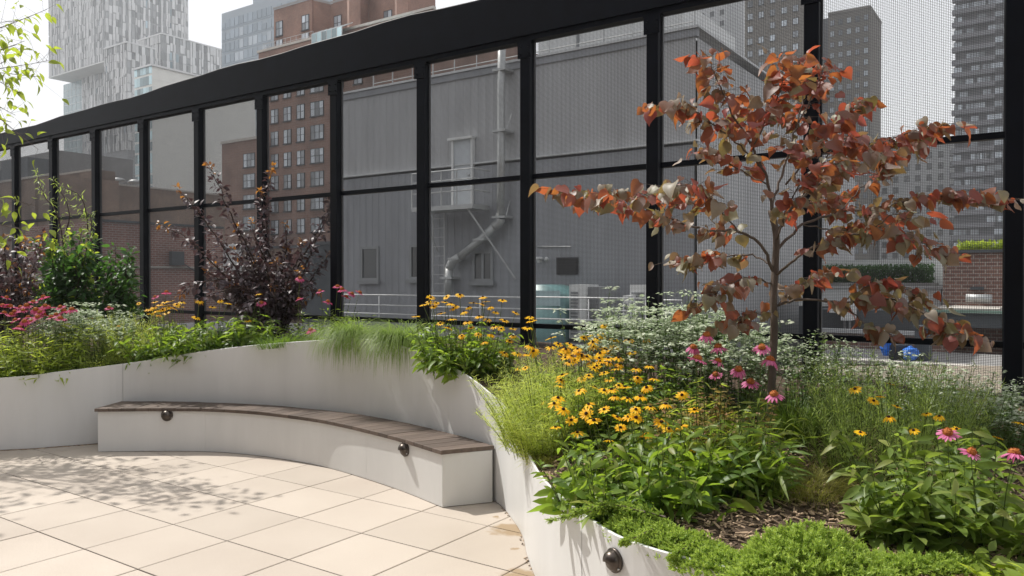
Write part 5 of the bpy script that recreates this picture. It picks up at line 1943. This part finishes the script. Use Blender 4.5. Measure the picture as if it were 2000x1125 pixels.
# greenhouses on the setback
for x0, x1, yt, yb in ((609, 668, 62, 92), (694, 788, 58, 76)):
    q = QB - 1.7
    c0, z1 = pz(x0, yt, q); c1, _ = pz(x1, yt, q)
    z0 = pz(x0, yb, q)[1] - 3.0
    fr_ = []
    n = 6
    sp_ = MB(); gl = MB()
    for k in range(n + 1):
        p = c0 + (c1 - c0) * k / n
        sp_.pbox(p - .04, p + .04, q - .05, q + .03, z0, z1 - .3)
        sp_.tube([W(p, q - .01, z1 - .3), W(p, q + 1.6, z1 + .55)], .05, 4)
    sp_.pbox(c0, c1, q - .06, q - .05, z0 + (z1 - z0) * .45, z0 + (z1 - z0) * .45 + .07)
    sp_.build('sunroom_frame', M['galv'], bk_)
    for k in range(n):
        p = c0 + (c1 - c0) * k / n; p2 = c0 + (c1 - c0) * (k + 1) / n
        gl = MB()
        gl.pbox(p + .045, p2 - .045, q - .02, q + .01, z0, z1 - .3)
        gl.add([W(p + .045, q, z1 - .29), W(p2 - .045, q, z1 - .29), W(p2 - .045, q + 1.6, z1 + .55), W(p + .045, q + 1.6, z1 + .55)], [[0, 1, 2, 3]])
        gl.build('sunroom_pane', M['glass_teal'], bk_)
rows = [pz(588, y, QB)[1] for y in (128, 172, 218, 263, 308, 352, 397, 441)]
mw_s = window_meshes(1.35, 1.7, 1, True, 'frame_black', 'glass_sky', True)
mw_d = window_meshes(2.25, 1.7, 2, True, 'frame_black', 'glass_sky', True)
for z in rows:
    for x, dbl in ((537, 0), (562, 0), (588, 0), (620, 1), (664, 0), (700, 0)):
        p, _ = pz(x, 300, QB)
        put_window(bk_, mw_d if dbl else mw_s, W(p, QB - .06, z))
for y in (313, 353, 394, 436):
    p, _ = pz(487, y, QB - 1.5)
    _, z = pz(487, y, QB - 1.5)
    put_window(bk_, mw_d, W(p, QB - 1.56, z))
# water tank house right of the penthouse top
c0, z1 = pz(650, -20, QP + 6); c1, _ = pz(780, -20, QP + 6)
pbuild('roof_house', M['brick_tan'], bk_, [(c0, c1, QP + 6, QP + 12, ztp, z1)])

# ------------------------------------------------------------------ blue grey glass tower
QT = 150.0
a, z = pz(433, 27, QT)
c, _ = pz(600, 27, QT)
gt = thing('glass_office_tower', 'hazy blue grey glass office tower behind the brick block', 'building', W(a, QT, 0))
pbuild('wall', M['tower_grey'], gt, [(a, c, QT, QT + 30, GROUND_Z, z)])
c1, z1 = pz(494, 6, QT + 3)
pbuild('upper_wall', M['tower_grey'], gt, [(c1, c, QT + 3, QT + 30, z + .01, z1 + 4)])
n = 9
fh = 3.6
gl = []
b1, b2 = MB(), MB()
for r in range(1, 26):
    zz = z - 1.2 - r * fh
    for k in range(n * 2):
        p = a + (c - a) * (k + .08) / (n * 2)
        p2 = a + (c - a) * (k + .92) / (n * 2)
        (b1 if rng.random() < .86 else b2).pbox(p, p2, QT - .15, QT - .01, zz, zz + (2.5 if rng.random() < .8 else 1.7))
b1.build('windows', M['tower_pane'], gt, stuff=True)
b2.build('windows', M['tower_pane_pale'], gt, stuff=True)
b1 = MB()
for r in range(1, 26):
    zz = z - 1.2 - r * fh
    b1.pbox(a, c, QT - .12, QT - .005, zz - .45, zz - .15)
b1.build('spandrels', M['tower_pane'], gt)

# ------------------------------------------------------------------ striped clad tower on the left
def clad(parent, p0, p1, q0, q1, z0, z1, floor, wmin, wmax, face, seed, core=True):
    """vertical strips of varied width, staggered a little from storey to storey"""
    g = np.random.default_rng(seed)
    la, da, ga = MB(), MB(), MB()
    nfl = max(1, int(round((z1 - z0) / floor)))
    fl_ = (z1 - z0) / nfl
    lo, hi = (p0, p1) if face == 'front' else (q0, q1)
    cols, x = [], lo
    while x < hi - wmin:
        w = min(g.uniform(wmin, wmax), hi - x)
        cols.append((x, w, g.random()))
        x += w
    for r in range(nfl):
        zz = z0 + r * fl_
        for x, w, t0 in cols:
            t = t0 if g.random() < .72 else g.random()
            if t > .93 and g.random() < .5:
                continue
            tgt = la if t < .52 else (da if t < .95 else ga)
            pr = .35 if tgt is la else (.16 if tgt is da else .06)
            sh = g.uniform(-.2, .2) * fl_ * (0 if r in (0, nfl - 1) else 1)
            za, zb_ = zz + .05 + sh, zz + fl_ - .02 + sh + g.uniform(0, .3)
            if r == nfl - 1:
                zb_ = zz + fl_ - .02
            ww = w * g.uniform(.6, .9)
            xo = min(max(x + g.uniform(-.1, .1) * w, lo), hi - ww)
            if face == 'front':
                tgt.pbox(xo, xo + ww, q0 - pr - g.uniform(0, .02), q0 - .01, za, zb_)
            else:
                tgt.pbox(p1 + .01, p1 + pr + g.uniform(0, .02), xo, xo + ww, za, zb_)
    la.build('light_fins', M['clad_light'], parent, stuff=True)
    da.build('grey_panels', M['clad_mid'], parent, stuff=True)
    ga.build('glass_strips', M['glass_blue'], parent, stuff=True)


QC = 165.0
ct = thing('striped_tower', 'tall pale tower clad in staggered vertical light and grey strips', 'building', W(pz(150, 100, QC)[0], QC, 0))
a, zb0 = pz(97, 153, QC)
c, _ = pz(206, 125, QC)
ztw = zb0 + 62
qe = q_at_p(370, c)
M['clad_back'] = mk('clad_back', (0.33, 0.335, 0.34), 0.7, 0, 0.05, 0.1)
pbuild('upper_wall', M['clad_back'], ct, [(a, c, QC, qe, zb0 + .5, ztw)])
pbuild('soffit', M['soffit'], ct, [(a - .3, c + .3, QC - .3, qe, zb0, zb0 + .48)])
pbuild('roof_edge', M['clad_light'], ct, [(a - .2, c + .2, QC - .45, qe, ztw + .01, ztw + .5)])
clad(ct, a, c, QC, qe, zb0 + .5, ztw, 2.75, .30, .62, 'front', 3)
clad(ct, a, c, QC, qe, zb0 + .5, ztw, 2.75, .7, 1.5, 'side', 4)
# lower block below the overhang
a2, z2 = pz(160, 150, QC + 8)
c2 = c + 1.0
zl = zb0
pbuild('lower_wall', M['clad_back'], ct, [(a2, c - 1.0, QC + 8, qe - 2, GROUND_Z, zl - .01)])
clad(ct, a2, c - 1.0, QC + 8, qe - 2, zb0 - 44, zl, 2.75, .30, .65, 'front', 5)
g0, _ = pz(129, 170, QC + 10)
pbuild('glass_corner', M['glass_teal'], ct, [(g0, a2 - .02, QC + 9, QC + 30, GROUND_Z, zl - .01)])
pbuild('glass_mullions', M['clad_light'], ct, [(g0 - .02, a2 - .02, QC + 8.9, QC + 8.99, zl - 3 - k * 3.2, zl - 2.85 - k * 3.2) for k in range(14)] + [(g0 + (a2 - g0) * k / 5, g0 + (a2 - g0) * k / 5 + .15, QC + 8.85, QC + 8.898, zl - 46, zl - .1) for k in range(5)])


def wing(label, xc, yc, xl, xr, q, floor, seed, plain=False):
    """lower volume of the same complex: corner at (xc, yc), front runs to column xl, side to column xr"""
    pc, zc = pz(xc, yc, q)
    pl, _ = pz(xl, yc, q)
    qe_ = q_at_p(xr, pc)
    t = thing('striped_wing', label, 'building', W(pc, q, 0))
    pbuild('wall', M['clad_back'] if not plain else M['pale_wall'], t, [(pl, pc, q, qe_, GROUND_Z, zc)])
    pbuild('roof_edge', M['clad_light'], t, [(pl - .1, pc + .4, q - .45, qe_, zc + .01, zc + .45)])
    if not plain:
        clad(t, pl, pc, q, qe_, zc - floor * 13, zc, floor, .28, .62, 'front', seed)
        clad(t, pl, pc, q, qe_, zc - floor * 13, zc, floor, .7, 1.5, 'side', seed + 1)
    return t, pc, pl, zc, qe_


wing('striped pale lower wing joined to the right side of the tall striped tower', 317, 67, 270, 478, 150.0, 2.7, 20)
wing('smaller striped block in front of the tower with its roof step', 248, 84, 205, 305, 132.0, 2.5, 30)
t, pc, pl, zc, qe_ = wing('plain pale clad block with a glass bay between striped tower and brick block', 297, 129, 263, 500, 105.0, 4.0, 0, True)
gw = pc - pl
for r in range(12):
    for k in range(6):
        b = MB()
        b.pbox(pl + gw * (k + .04) / 6, pl + gw * (k + .96) / 6, 104.9, 104.99, zc - 1.6 - r * 2.6, zc - .25 - r * 2.6 + .9 - .2)
        b.build('glass_pane', M['glass_teal'], t)
# panel joints on the plain side
b = MB()
for k in range(1, 14):
    b.pbox(pc + .005, pc + .03, 105, qe_, zc - k * 3.0, zc - k * 3.0 + .06)
b.build('panel_joint', M['soffit'], t)


# ------------------------------------------------------------------ low brick buildings behind the left fence bays
def low_block(name, label, mat, x0, x1, ytop, q, depth, xref=None, cop='stone'):
    p0, _ = pz(x0, ytop, q); p1, _ = pz(x1, ytop, q)
    _, z = pz(xref if xref is not None else (x0 + x1) / 2, ytop, q)
    t = thing(name, label, 'building', W(p0, q, 0))
    pbuild('wall', M[mat], t, [(p0, p1, q, q + depth, GROUND_Z, z)])
    pbuild('coping', M[cop], t, [(p0 - .08, p1 + .08, q - .10, q + .35, z + .002, z + .16)])
    return t, p0, p1, z


t, p0, p1, z = low_block('low_brick_building', 'dull tan brick building behind the two leftmost fence bays', 'brick_dull', -260, 108, 350, 30.0, 5, 50)
pbuild('pilaster', M['brick_dull'], t, [(p1 - 3.2, p1 - 2.8, 29.8, 29.998, GROUND_Z, z - .2), (p1 - 6.2, p1 - 5.8, 29.8, 29.998, GROUND_Z, z - .2)])


def at_p(px, py, p):                          # (q, z) on a plane square to the fence
    d = ray(px, py)
    w = d * (p / float(d @ R_AX)) + np.array([0, 0, EYE])
    return float(w @ N_AX), float(w[2])


t, p0, p1, z = low_block('low_brick_building', 'tan brick block with one small vent behind the third fence bay', 'brick_dull', 112, 192, 338, 36.0, 1.5, 150)
p, zz = pz(166, 356, 36.0)
pbuild('vent', M['slate'], t, [(p - .35, p + .35, 35.92, 35.995, zz - .18, zz + .18)])
ps_, zs_ = pz(190, 358, 37.6)
qe_ = q_at_p(440, ps_)
t = thing('low_brick_building', 'long tan brick side wall with roof fans behind the fourth to sixth fence bays', 'building', W(ps_, 37.6, 0))
pbuild('wall', M['brick_dull'], t, [(ps_ - 9, ps_, 37.6, qe_, GROUND_Z, zs_)])
pbuild('coping', M['stone'], t, [(ps_ - .35, ps_ + .08, 37.55, qe_, zs_ + .002, zs_ + .16)])
q, zz = at_p(214, 400, ps_ + .5)
b = MB(); b.tube([W(ps_ + .5, q, -3), W(ps_ + .5, q, at_p(214, 377, ps_ + .5)[1])], .09, 8)
b.build('vent_pipe', M['slate'], t)
for x in (230, 264):
    q, zz = at_p(x, 366, ps_ - .9)
    b = MB()
    b.lathe([(.5, 0), (.5, .25), (.34, .3), (.34, .45), (.7, .5), (.55, .72), (0, .85)], 14, 0, lambda X, Y_, Z: W(ps_ - .9 + X, q + Y_, zs_ + .01 + Z))
    b.build('roof_fan', M['galv'], t, True)
pr_, zr_ = pz(188, 432, 22.0)
qe_ = q_at_p(436, pr_)
t = thing('red_brick_building', 'red brick building with white mortar joints behind the middle left fence bays', 'building', W(pr_, 22, 0))
pbuild('wall', M['brick_red'], t, [(pr_ - 8, pr_, 22.0, qe_, GROUND_Z, zr_)])
pbuild('coping', M['slate'], t, [(pr_ - .35, pr_ + .08, 21.95, qe_, zr_ + .002, zr_ + .13)])
q, zz = at_p(300, 521, pr_ + .1)
pbuild('band', M['stone'], t, [(pr_ + .003, pr_ + .10, 22.0, qe_, zz - .06, zz + .05)])
q, zz = at_p(345, 515, pr_ + .2)
pbuild('utility_box', M['slate'], t, [(pr_ + .102, pr_ + .35, q - .4, q + .4, zz - .1, zz + .7)])
b = MB(); b.tube(smooth_curve([W(pr_ + .25, q + .4, zz + .0), W(pr_ + .2, q + 1.4, zz - .5), W(pr_ + .15, q + 3.0, zz - 1.0)], 5), .035, 6)
b.build('cable', M['slate'], t, True)
t, p0, p1, z = low_block('low_brick_building', 'brick wall building behind the purple ninebark', 'brick_dull', 420, 640, 486, 34.0, 8, 520, 'slate')
p, zz = pz(420, 500, 33.9)
pbuild('white_patch', M['white_paint'], t, [(p, pz(470, 500, 33.9)[0], 33.9, 33.998, pz(430, 530, 34)[1], pz(430, 478, 34)[1])])
t, p0, p1, z = low_block('dark_shed', 'dark slate lean-to against the brick wall right of the ninebark', 'slate', 590, 668, 478, 27.0, 6, 630, 'slate')
# far slab block on the left horizon
p0, z = pz(-120, 305, 70.0); p1, _ = pz(112, 305, 70.0)
_, z = pz(60, 303, 70.0)
t = thing('grey_slab_building', 'low grey slab building on the left horizon behind the fence', 'building', W(p0, 70, 0))
pbuild('wall', M['concrete'], t, [(p0, p1, 70, 84, GROUND_Z, z)])
pbuild('roof_cabin', M['slate'], t, [(pz(48, 300, 70)[0], pz(100, 300, 70)[0], 66, 69.9, z - 6, z - 1.5), (p0, pz(30, 300, 70)[0], 66, 69.9, z - 6, z - 2.6)])
mwf = window_meshes(2.4, 1.4, 1, False, 'frame_black', 'glass_dark', False)
for k in range(5):
    put_window(t, mwf, W(p0 + 3 + k * 4.4, 69.92, z - 5.2 if k % 2 else z - 9))


# ------------------------------------------------------------------ towers on the right
def tower(name, label, mat, x0, x1, ytop, q, xside, fh, ww, gap, wm, gm, rows_, side=True, xref=None, group=None, wh=1.5):
    p0, _ = pz(x0, ytop, q); p1, _ = pz(x1, ytop, q)
    _, z = pz(xref or x0, ytop, q)
    qe_ = q_at_p(xside, p1) if side else q + 25
    t = thing(name, label, 'building', W(p0, q, 0), group)
    pbuild('wall', M[mat], t, [(p0, p1, q, qe_, GROUND_Z, z)])
    pbuild('parapet', M[mat], t, [(p0 - .1, p1 + .1, q - .25, qe_, z + .01, z + .8)])
    n = max(1, int((p1 - p0) / (ww + gap)))
    st = (p1 - p0) / n
    mw = window_meshes(ww, wh, 1, False, wm, gm, True, .06, .08)
    cnt = 0
    rest = MB()
    for r in range(rows_):
        for k in range(n):
            if rng.random() < .04:
                continue
            c_, zz_ = p0 + (k + .5) * st, z - 2.2 - r * fh
            if zz_ > 110 or zz_ < -4:
                continue
            cnt += 1
            if cnt <= 290:
                put_window(t, mw, W(c_, q - .06, zz_))
            else:
                rest.pbox(c_ - ww / 2, c_ + ww / 2, q - .05, q - .01, zz_ - wh / 2, zz_ + wh / 2)
    rest.build('windows', M[gm], t, stuff=True)
    return t, p0, p1, z, qe_


t, p0, p1, z, qe_ = tower('brown_tower', 'dusky brown apartment tower directly right of the tall fence post', 'tower_brown', 1618, 1700, 18, 230.0, 1719, 3.0, 1.15, .75, 'frame_black', 'glass_sky', 36, xref=1690)
# its recessed darker left part
c0, z1 = pz(1590, 40, 236.0); c1 = p0
pbuild('recessed_wall', M['tower_dark'], t, [(c0, c1 - .02, 236, 250, GROUND_Z, z1)])
t, p0, p1, z, qe_ = tower('dark_tower', 'tall dark apartment tower behind the top of the redbud', 'tower_brown', 1455, 1590, -140, 190.0, 1600, 3.0, 1.3, 1.25, 'frame_black', 'glass_sky', 40, xref=1500)
t, p0, p1, z, qe_ = tower('pale_tower', 'pale grey streaked tower left of the dark tower', 'tower_pale', 1290, 1420, -60, 215.0, 1452, 3.1, 1.2, 1.3, 'frame_grey', 'glass_dark', 36, xref=1330)
# banded tower at the far right
QF = 210.0
a, _ = pz(1866, 100, QF); c, z = pz(2060, 100, QF)
t = thing('banded_tower', 'tall dark tower with horizontal balcony bands behind the rightmost fence post', 'building', W(a, QF, 0))
pbuild('wall', M['tower_dark'], t, [(a, c, QF, QF + 24, GROUND_Z, 100.0)])
wd = c - a
zz = 98.0
wf = window_meshes(1.7, 1.35, 1, False, 'frame_black', 'glass_sky', False)
while zz > -6:
    pbuild('balcony', M['tower_band'], t, [(a - .6, a + wd * .42, QF - 1.5, QF - .01, zz - .3, zz + .75), (a + wd * .50, c, QF - 1.2, QF - .01, zz - .25, zz + .7)])
    for u in (.03, .09, .15, .21, .27, .33, .38, .455, .53, .60, .67):
        if rng.random() < (.8 if .44 < u < .5 else .5):
            put_window(t, wf, W(a + wd * (u + rng.uniform(-.006, .006)), QF - .035, zz + 1.55))
    zz -= 2.9

# pale mid-rise with a window grid
t, p0, p1, z, qe_ = tower('pale_midrise', 'pale grey mid rise with a grid of square dark windows between the two right posts', 'tower_pale', 1718, 1872, 288, 240.0, 1874, 3.0, 1.3, 1.2, 'frame_black', 'glass_dark', 20, side=False, xref=1800)
t, p0, p1, z, qe_ = tower('pale_midrise', 'grey mid rise partly hidden below the brown tower by redbud leaves', 'tower_pale', 1560, 1716, 330, 245.0, 1717, 3.1, 1.3, 1.4, 'frame_black', 'glass_dark', 16, side=False, xref=1650)

# ------------------------------------------------------------------ near roofs behind the right bays
QW = 27.0


def wz(px, py, q):
    return pz(px, py, q)[1]


a, c = pz(1560, 550, QW)[0], pz(1838, 550, QW)[0]
t = thing('white_terrace_building', 'white roof terrace building with a long clipped hedge behind the right bays', 'building', W(a, QW, 0))
pbuild('upper_parapet', M['white_paint'], t, [(a, c, QW + 1.6, QW + 1.9, wz(1700, 556, QW), wz(1700, 506, QW))])
pbuild('planter_box', M['concrete'], t, [(a, c - .2, QW + .3, QW + 1.3, wz(1700, 565, QW) - .2, wz(1700, 552, QW))])
pbuild('lower_parapet', M['white_paint'], t, [(a, c, QW, QW + .28, wz(1700, 600, QW), wz(1700, 563, QW))])
pbuild('coping', M['flashing'], t, [(a - .05, c + .05, QW - .06, QW + .34, wz(1700, 563, QW) + .002, wz(1700, 563, QW) + .07)])
pbuild('wall', M['slate'], t, [(a, c, QW + .02, QW + 12, GROUND_Z, wz(1700, 600, QW) - .01)])
pbuild('end_pier', M['white_paint'], t, [(c + .06, c + .3, QW - .05, QW + 1.9, wz(1700, 600, QW), wz(1838, 505, QW))])
hd = thing('hedge', 'long dark green clipped hedge on the white terrace', 'hedge', W((a + c) / 2, QW + .8, wz(1700, 552, QW)))
z0, z1 = wz(1700, 553, QW), wz(1700, 523, QW)
P_, D_, S_ = [], [], []
for _ in range(9000):
    p, q, zz = rng.uniform(a + .1, c - .3), rng.uniform(QW + .3, QW + 1.3), rng.uniform(z0, z1 + .08)
    P_.append(W(p, q, zz)); D_.append(rng.normal(0, 1, 3)); S_.append(rng.uniform(.06, .13))
P_, D_, S_ = np.array(P_), np.array(D_), np.array(S_)
b = MB(); b.inst(SMALL[0][0], SMALL[0][1], frames(D_, np.tile(UP, (len(P_), 1)), None) * S_[:, None, None], P_)
b.build('foliage', M['hedge'], hd, stuff=True)
# dark lower roof with a pale ledge and roof plant
QV = 23.0
a, c = pz(1570, 640, QV)[0], pz(1845, 640, QV)[0]
t = thing('slate_roof_building', 'low dark roofed building with a pale ledge below the white terrace', 'building', W(a, QV, 0))
pbuild('wall', M['brick_right'], t, [(a, c, QV, QV + 3.5, GROUND_Z, wz(1700, 652, QV))])
pbuild('ledge', M['flashing'], t, [(a, pz(1790, 640, QV)[0], QV - .1, QV + .2, wz(1700, 652, QV) + .002, wz(1700, 644, QV))])
pbuild('roof_slope', M['slate'], t, [(a, c, QV + 1.2, QV + 3.4, wz(1700, 652, QV) + .002, wz(1700, 606, QV + 1.2))])
t2 = thing('roof_unit', 'pale boxy rooftop duct at the left of the dark slate roof', 'air conditioner', W(a, QV + .6, 0), None)
pbuild('casing', M['white_paint'], t2, [(pz(1636, 610, QV)[0], pz(1657, 610, QV)[0], QV + .4, QV + 1.1, wz(1645, 627, QV), wz(1645, 588, QV)), (pz(1615, 610, QV)[0], pz(1640, 610, QV)[0] - .14, QV + .3, QV + 1.0, wz(1645, 612, QV), wz(1645, 592, QV))])
pbuild('stand', M['frame_grey'], t2, [(pz(1640, 610, QV)[0], pz(1643, 610, QV)[0], QV + .5, QV + .6, wz(1645, 652, QV) + .003, wz(1645, 627, QV) - .002), (pz(1650, 610, QV)[0], pz(1653, 610, QV)[0], QV + .5, QV + .6, wz(1645, 652, QV) + .003, wz(1645, 627, QV) - .002)])
# brick building at the right
QK = 25.5
a, c = pz(1842, 500, QK)[0], pz(2080, 500, QK)[0]
t = thing('red_brick_building', 'dark red brick building with rooftop shrubs behind the rightmost bay', 'building', W(a, QK, 0))
pbuild('wall', M['brick_right'], t, [(a, c, QK, QK + 14, GROUND_Z, wz(1900, 494, QK))])
pbuild('coping', M['slate'], t, [(a - .08, c, QK - .1, QK + .4, wz(1900, 494, QK) + .002, wz(1900, 488, QK))])
P_ = np.array([W(rng.uniform(a + .3, c), QK + rng.uniform(.5, 1.0), wz(1900, 488, QK) + rng.uniform(0, .24)) for _ in range(2500)])
b = MB(); D_ = rng.normal(0, 1, (len(P_), 3)); b.inst(SMALL[1][0], SMALL[1][1], frames(D_, np.tile(UP, (len(P_), 1)), None) * rng.uniform(.06, .13, len(P_))[:, None, None], P_)
b.build('rooftop_shrubs', M['lime_leaf'], t, stuff=True)
M['copper'] = mk('verdigris_gutter', (0.22, 0.33, 0.27), 0.7, 0, 0.2, 2)
q = QK - 2.6
pbuild('lean_to_roof', M['slate'], t, [(a, c, q, QK - .002, wz(1900, 640, q), wz(1900, 612, q))])
pbuild('gutter', M['copper'], t, [(a - .1, c, q - .14, q - .002, wz(1900, 611, q), wz(1900, 606, q))])
pbuild('roof_flashing', M['stone'], t, [(a, pz(1950, 600, q)[0], q + .05, QK - .003, wz(1900, 612, q) + .002, wz(1900, 603, q))])
pbuild('vent_hood', M['slate'], t, [(pz(1897, 560, QK)[0], pz(1922, 560, QK)[0], QK - .3, QK - .002, wz(1905, 566, QK), wz(1905, 560, QK))])
b = MB(); b.tube([W(pz(1890, 580, QK)[0], QK - .5, wz(1890, 581, QK)), W(pz(1940, 580, QK)[0], QK - .5, wz(1940, 583, QK))], .12, 8)
b.build('roof_duct', M['galv'], t, True)
# near brick wall under everything at the right, with a stone ledge
QN = 19.0
a, c = pz(1560, 700, QN)[0], pz(2080, 700, QN)[0]
t = thing('brick_wall_building', 'near low brick building with a pale stone ledge below the blue bags', 'building', W(a, QN, 0))
pbuild('wall', M['brick_right'], t, [(a, c, QN, QN + 3.4, GROUND_Z, wz(1750, 714, QN))])
pbuild('ledge', M['stone'], t, [(a, c, QN - .12, QN + .25, wz(1750, 714, QN) + .002, wz(1750, 706, QN))])
pbuild('roof', M['concrete'], t, [(a, c, QN + .252, QN + 3.9, wz(1750, 714, QN) + .002, wz(1750, 711, QN))])
zf = wz(1750, 711, QN)
b = MB(); b.pbox(pz(1786, 650, QN + 1)[0], pz(1814, 650, QN + 1)[0], QN + 1, QN + 1.6, zf + .002, wz(1800, 642, QN + 1))
b.pbox(pz(1783, 650, QN + 1)[0], pz(1817, 650, QN + 1)[0], QN + .95, QN + 1.65, wz(1800, 642, QN + 1) + .002, wz(1800, 637, QN + 1))
o = b.build('chimney', M['slate']); tag(o, 'dark square chimney standing right of the blue plastic bags', 'chimney')


def sack(label, x0, x1, y0, y1, q, mat, name='plastic_bag', cat='bag', group=None):
    p0, z1 = pz(x0, y0, q); p1, z0 = pz(x1, y1, q)
    b = MB()
    V, F = [], []
    nu, nv = 18, 12
    g = np.random.default_rng(int(x0))
    for j in range(nv + 1):
        v = j / nv
        for i in range(nu):
            a = 6.283 * i / nu
            r = (math.sin(math.pi * (.16 + .70 * v)) ** .5) * (1 + .28 * math.sin(3 * a + 5 * v + x0) * g.uniform(.2, 1) + g.normal(0, .13)) * (1 if j < nv - 1 else .4)
            V.append(W((p0 + p1) / 2 + (p1 - p0) / 2 * r * math.cos(a), q + .35 * r * math.sin(a), z0 + (z1 - z0) * v))
    for j in range(nv):
        for i in range(nu):
            F.append([j * nu + i, j * nu + (i + 1) % nu, (j + 1) * nu + (i + 1) % nu, (j + 1) * nu + i])
    F2 = [[i, (i + 1) % nu, 0] for i in range(1, nu - 1)]
    b.add(V, F)
    b.add([V[nv * nu + i] for i in range(nu)], [[0, i, i + 1] for i in range(1, nu - 1)])
    o = b.build(name, mat, smooth=True)
    tag(o, label, cat, group)


BGp = 'blue plastic bags on the brick roof'
sack('tall crumpled blue plastic bag, the left one on the brick roof', 1721, 1742, 652, 694, QN + .7, M['blue_plastic'], group=BGp)
sack('shorter blue plastic bag between the dark pot and the chimney', 1764, 1792, 675, 704, QN + .6, M['blue_plastic'], group=BGp)
t = thing('plant_pot', 'dark round pot between the two blue plastic bags', 'pot', gpt(1755, 711, QN + .8))
w = gpt(1755, 709, QN + .8)
b = MB(); b.lathe([(0, .004), (.19, .004), (.26, .34), (.28, .35), (.28, .40), (.25, .40), (.24, .33), (0, .32)], 18, 0, lambda X, Y_, Z: W(w @ R_AX + X, QN + .8 + Y_, zf + Z))
b.build('pot', M['slate'], t, True)
b = MB()
for k in range(10):
    a_ = k * .63
    b.tube([W(w @ R_AX, QN + .8, zf + .32), W(w @ R_AX + .1 * math.cos(a_), QN + .8 + .1 * math.sin(a_), zf + .5), W(w @ R_AX + .2 * math.cos(a_), QN + .8 + .2 * math.sin(a_), zf + .52)], [.02, .016, .004], 4)
b.build('plant', M['slate'], t)

# ------------------------------------------------------------------ summer haze over the city
hz = MB()
hz.box(-440, 440, -140, 580, GROUND_Z - 2, 150)
m, nt, N, L = new_mat('haze')
out = N.new('ShaderNodeOutputMaterial')
pv = N.new('ShaderNodeVolumePrincipled')
pv.inputs['Color'].default_value = (0.93, 0.96, 1.0, 1)
pv.inputs['Density'].default_value = 0.0006
L.new(pv.outputs[0], out.inputs['Volume'])
ho = hz.build('haze', m, stuff=True)
ho['label'] = 'thin pale summer haze over the city'
ho['category'] = 'haze'
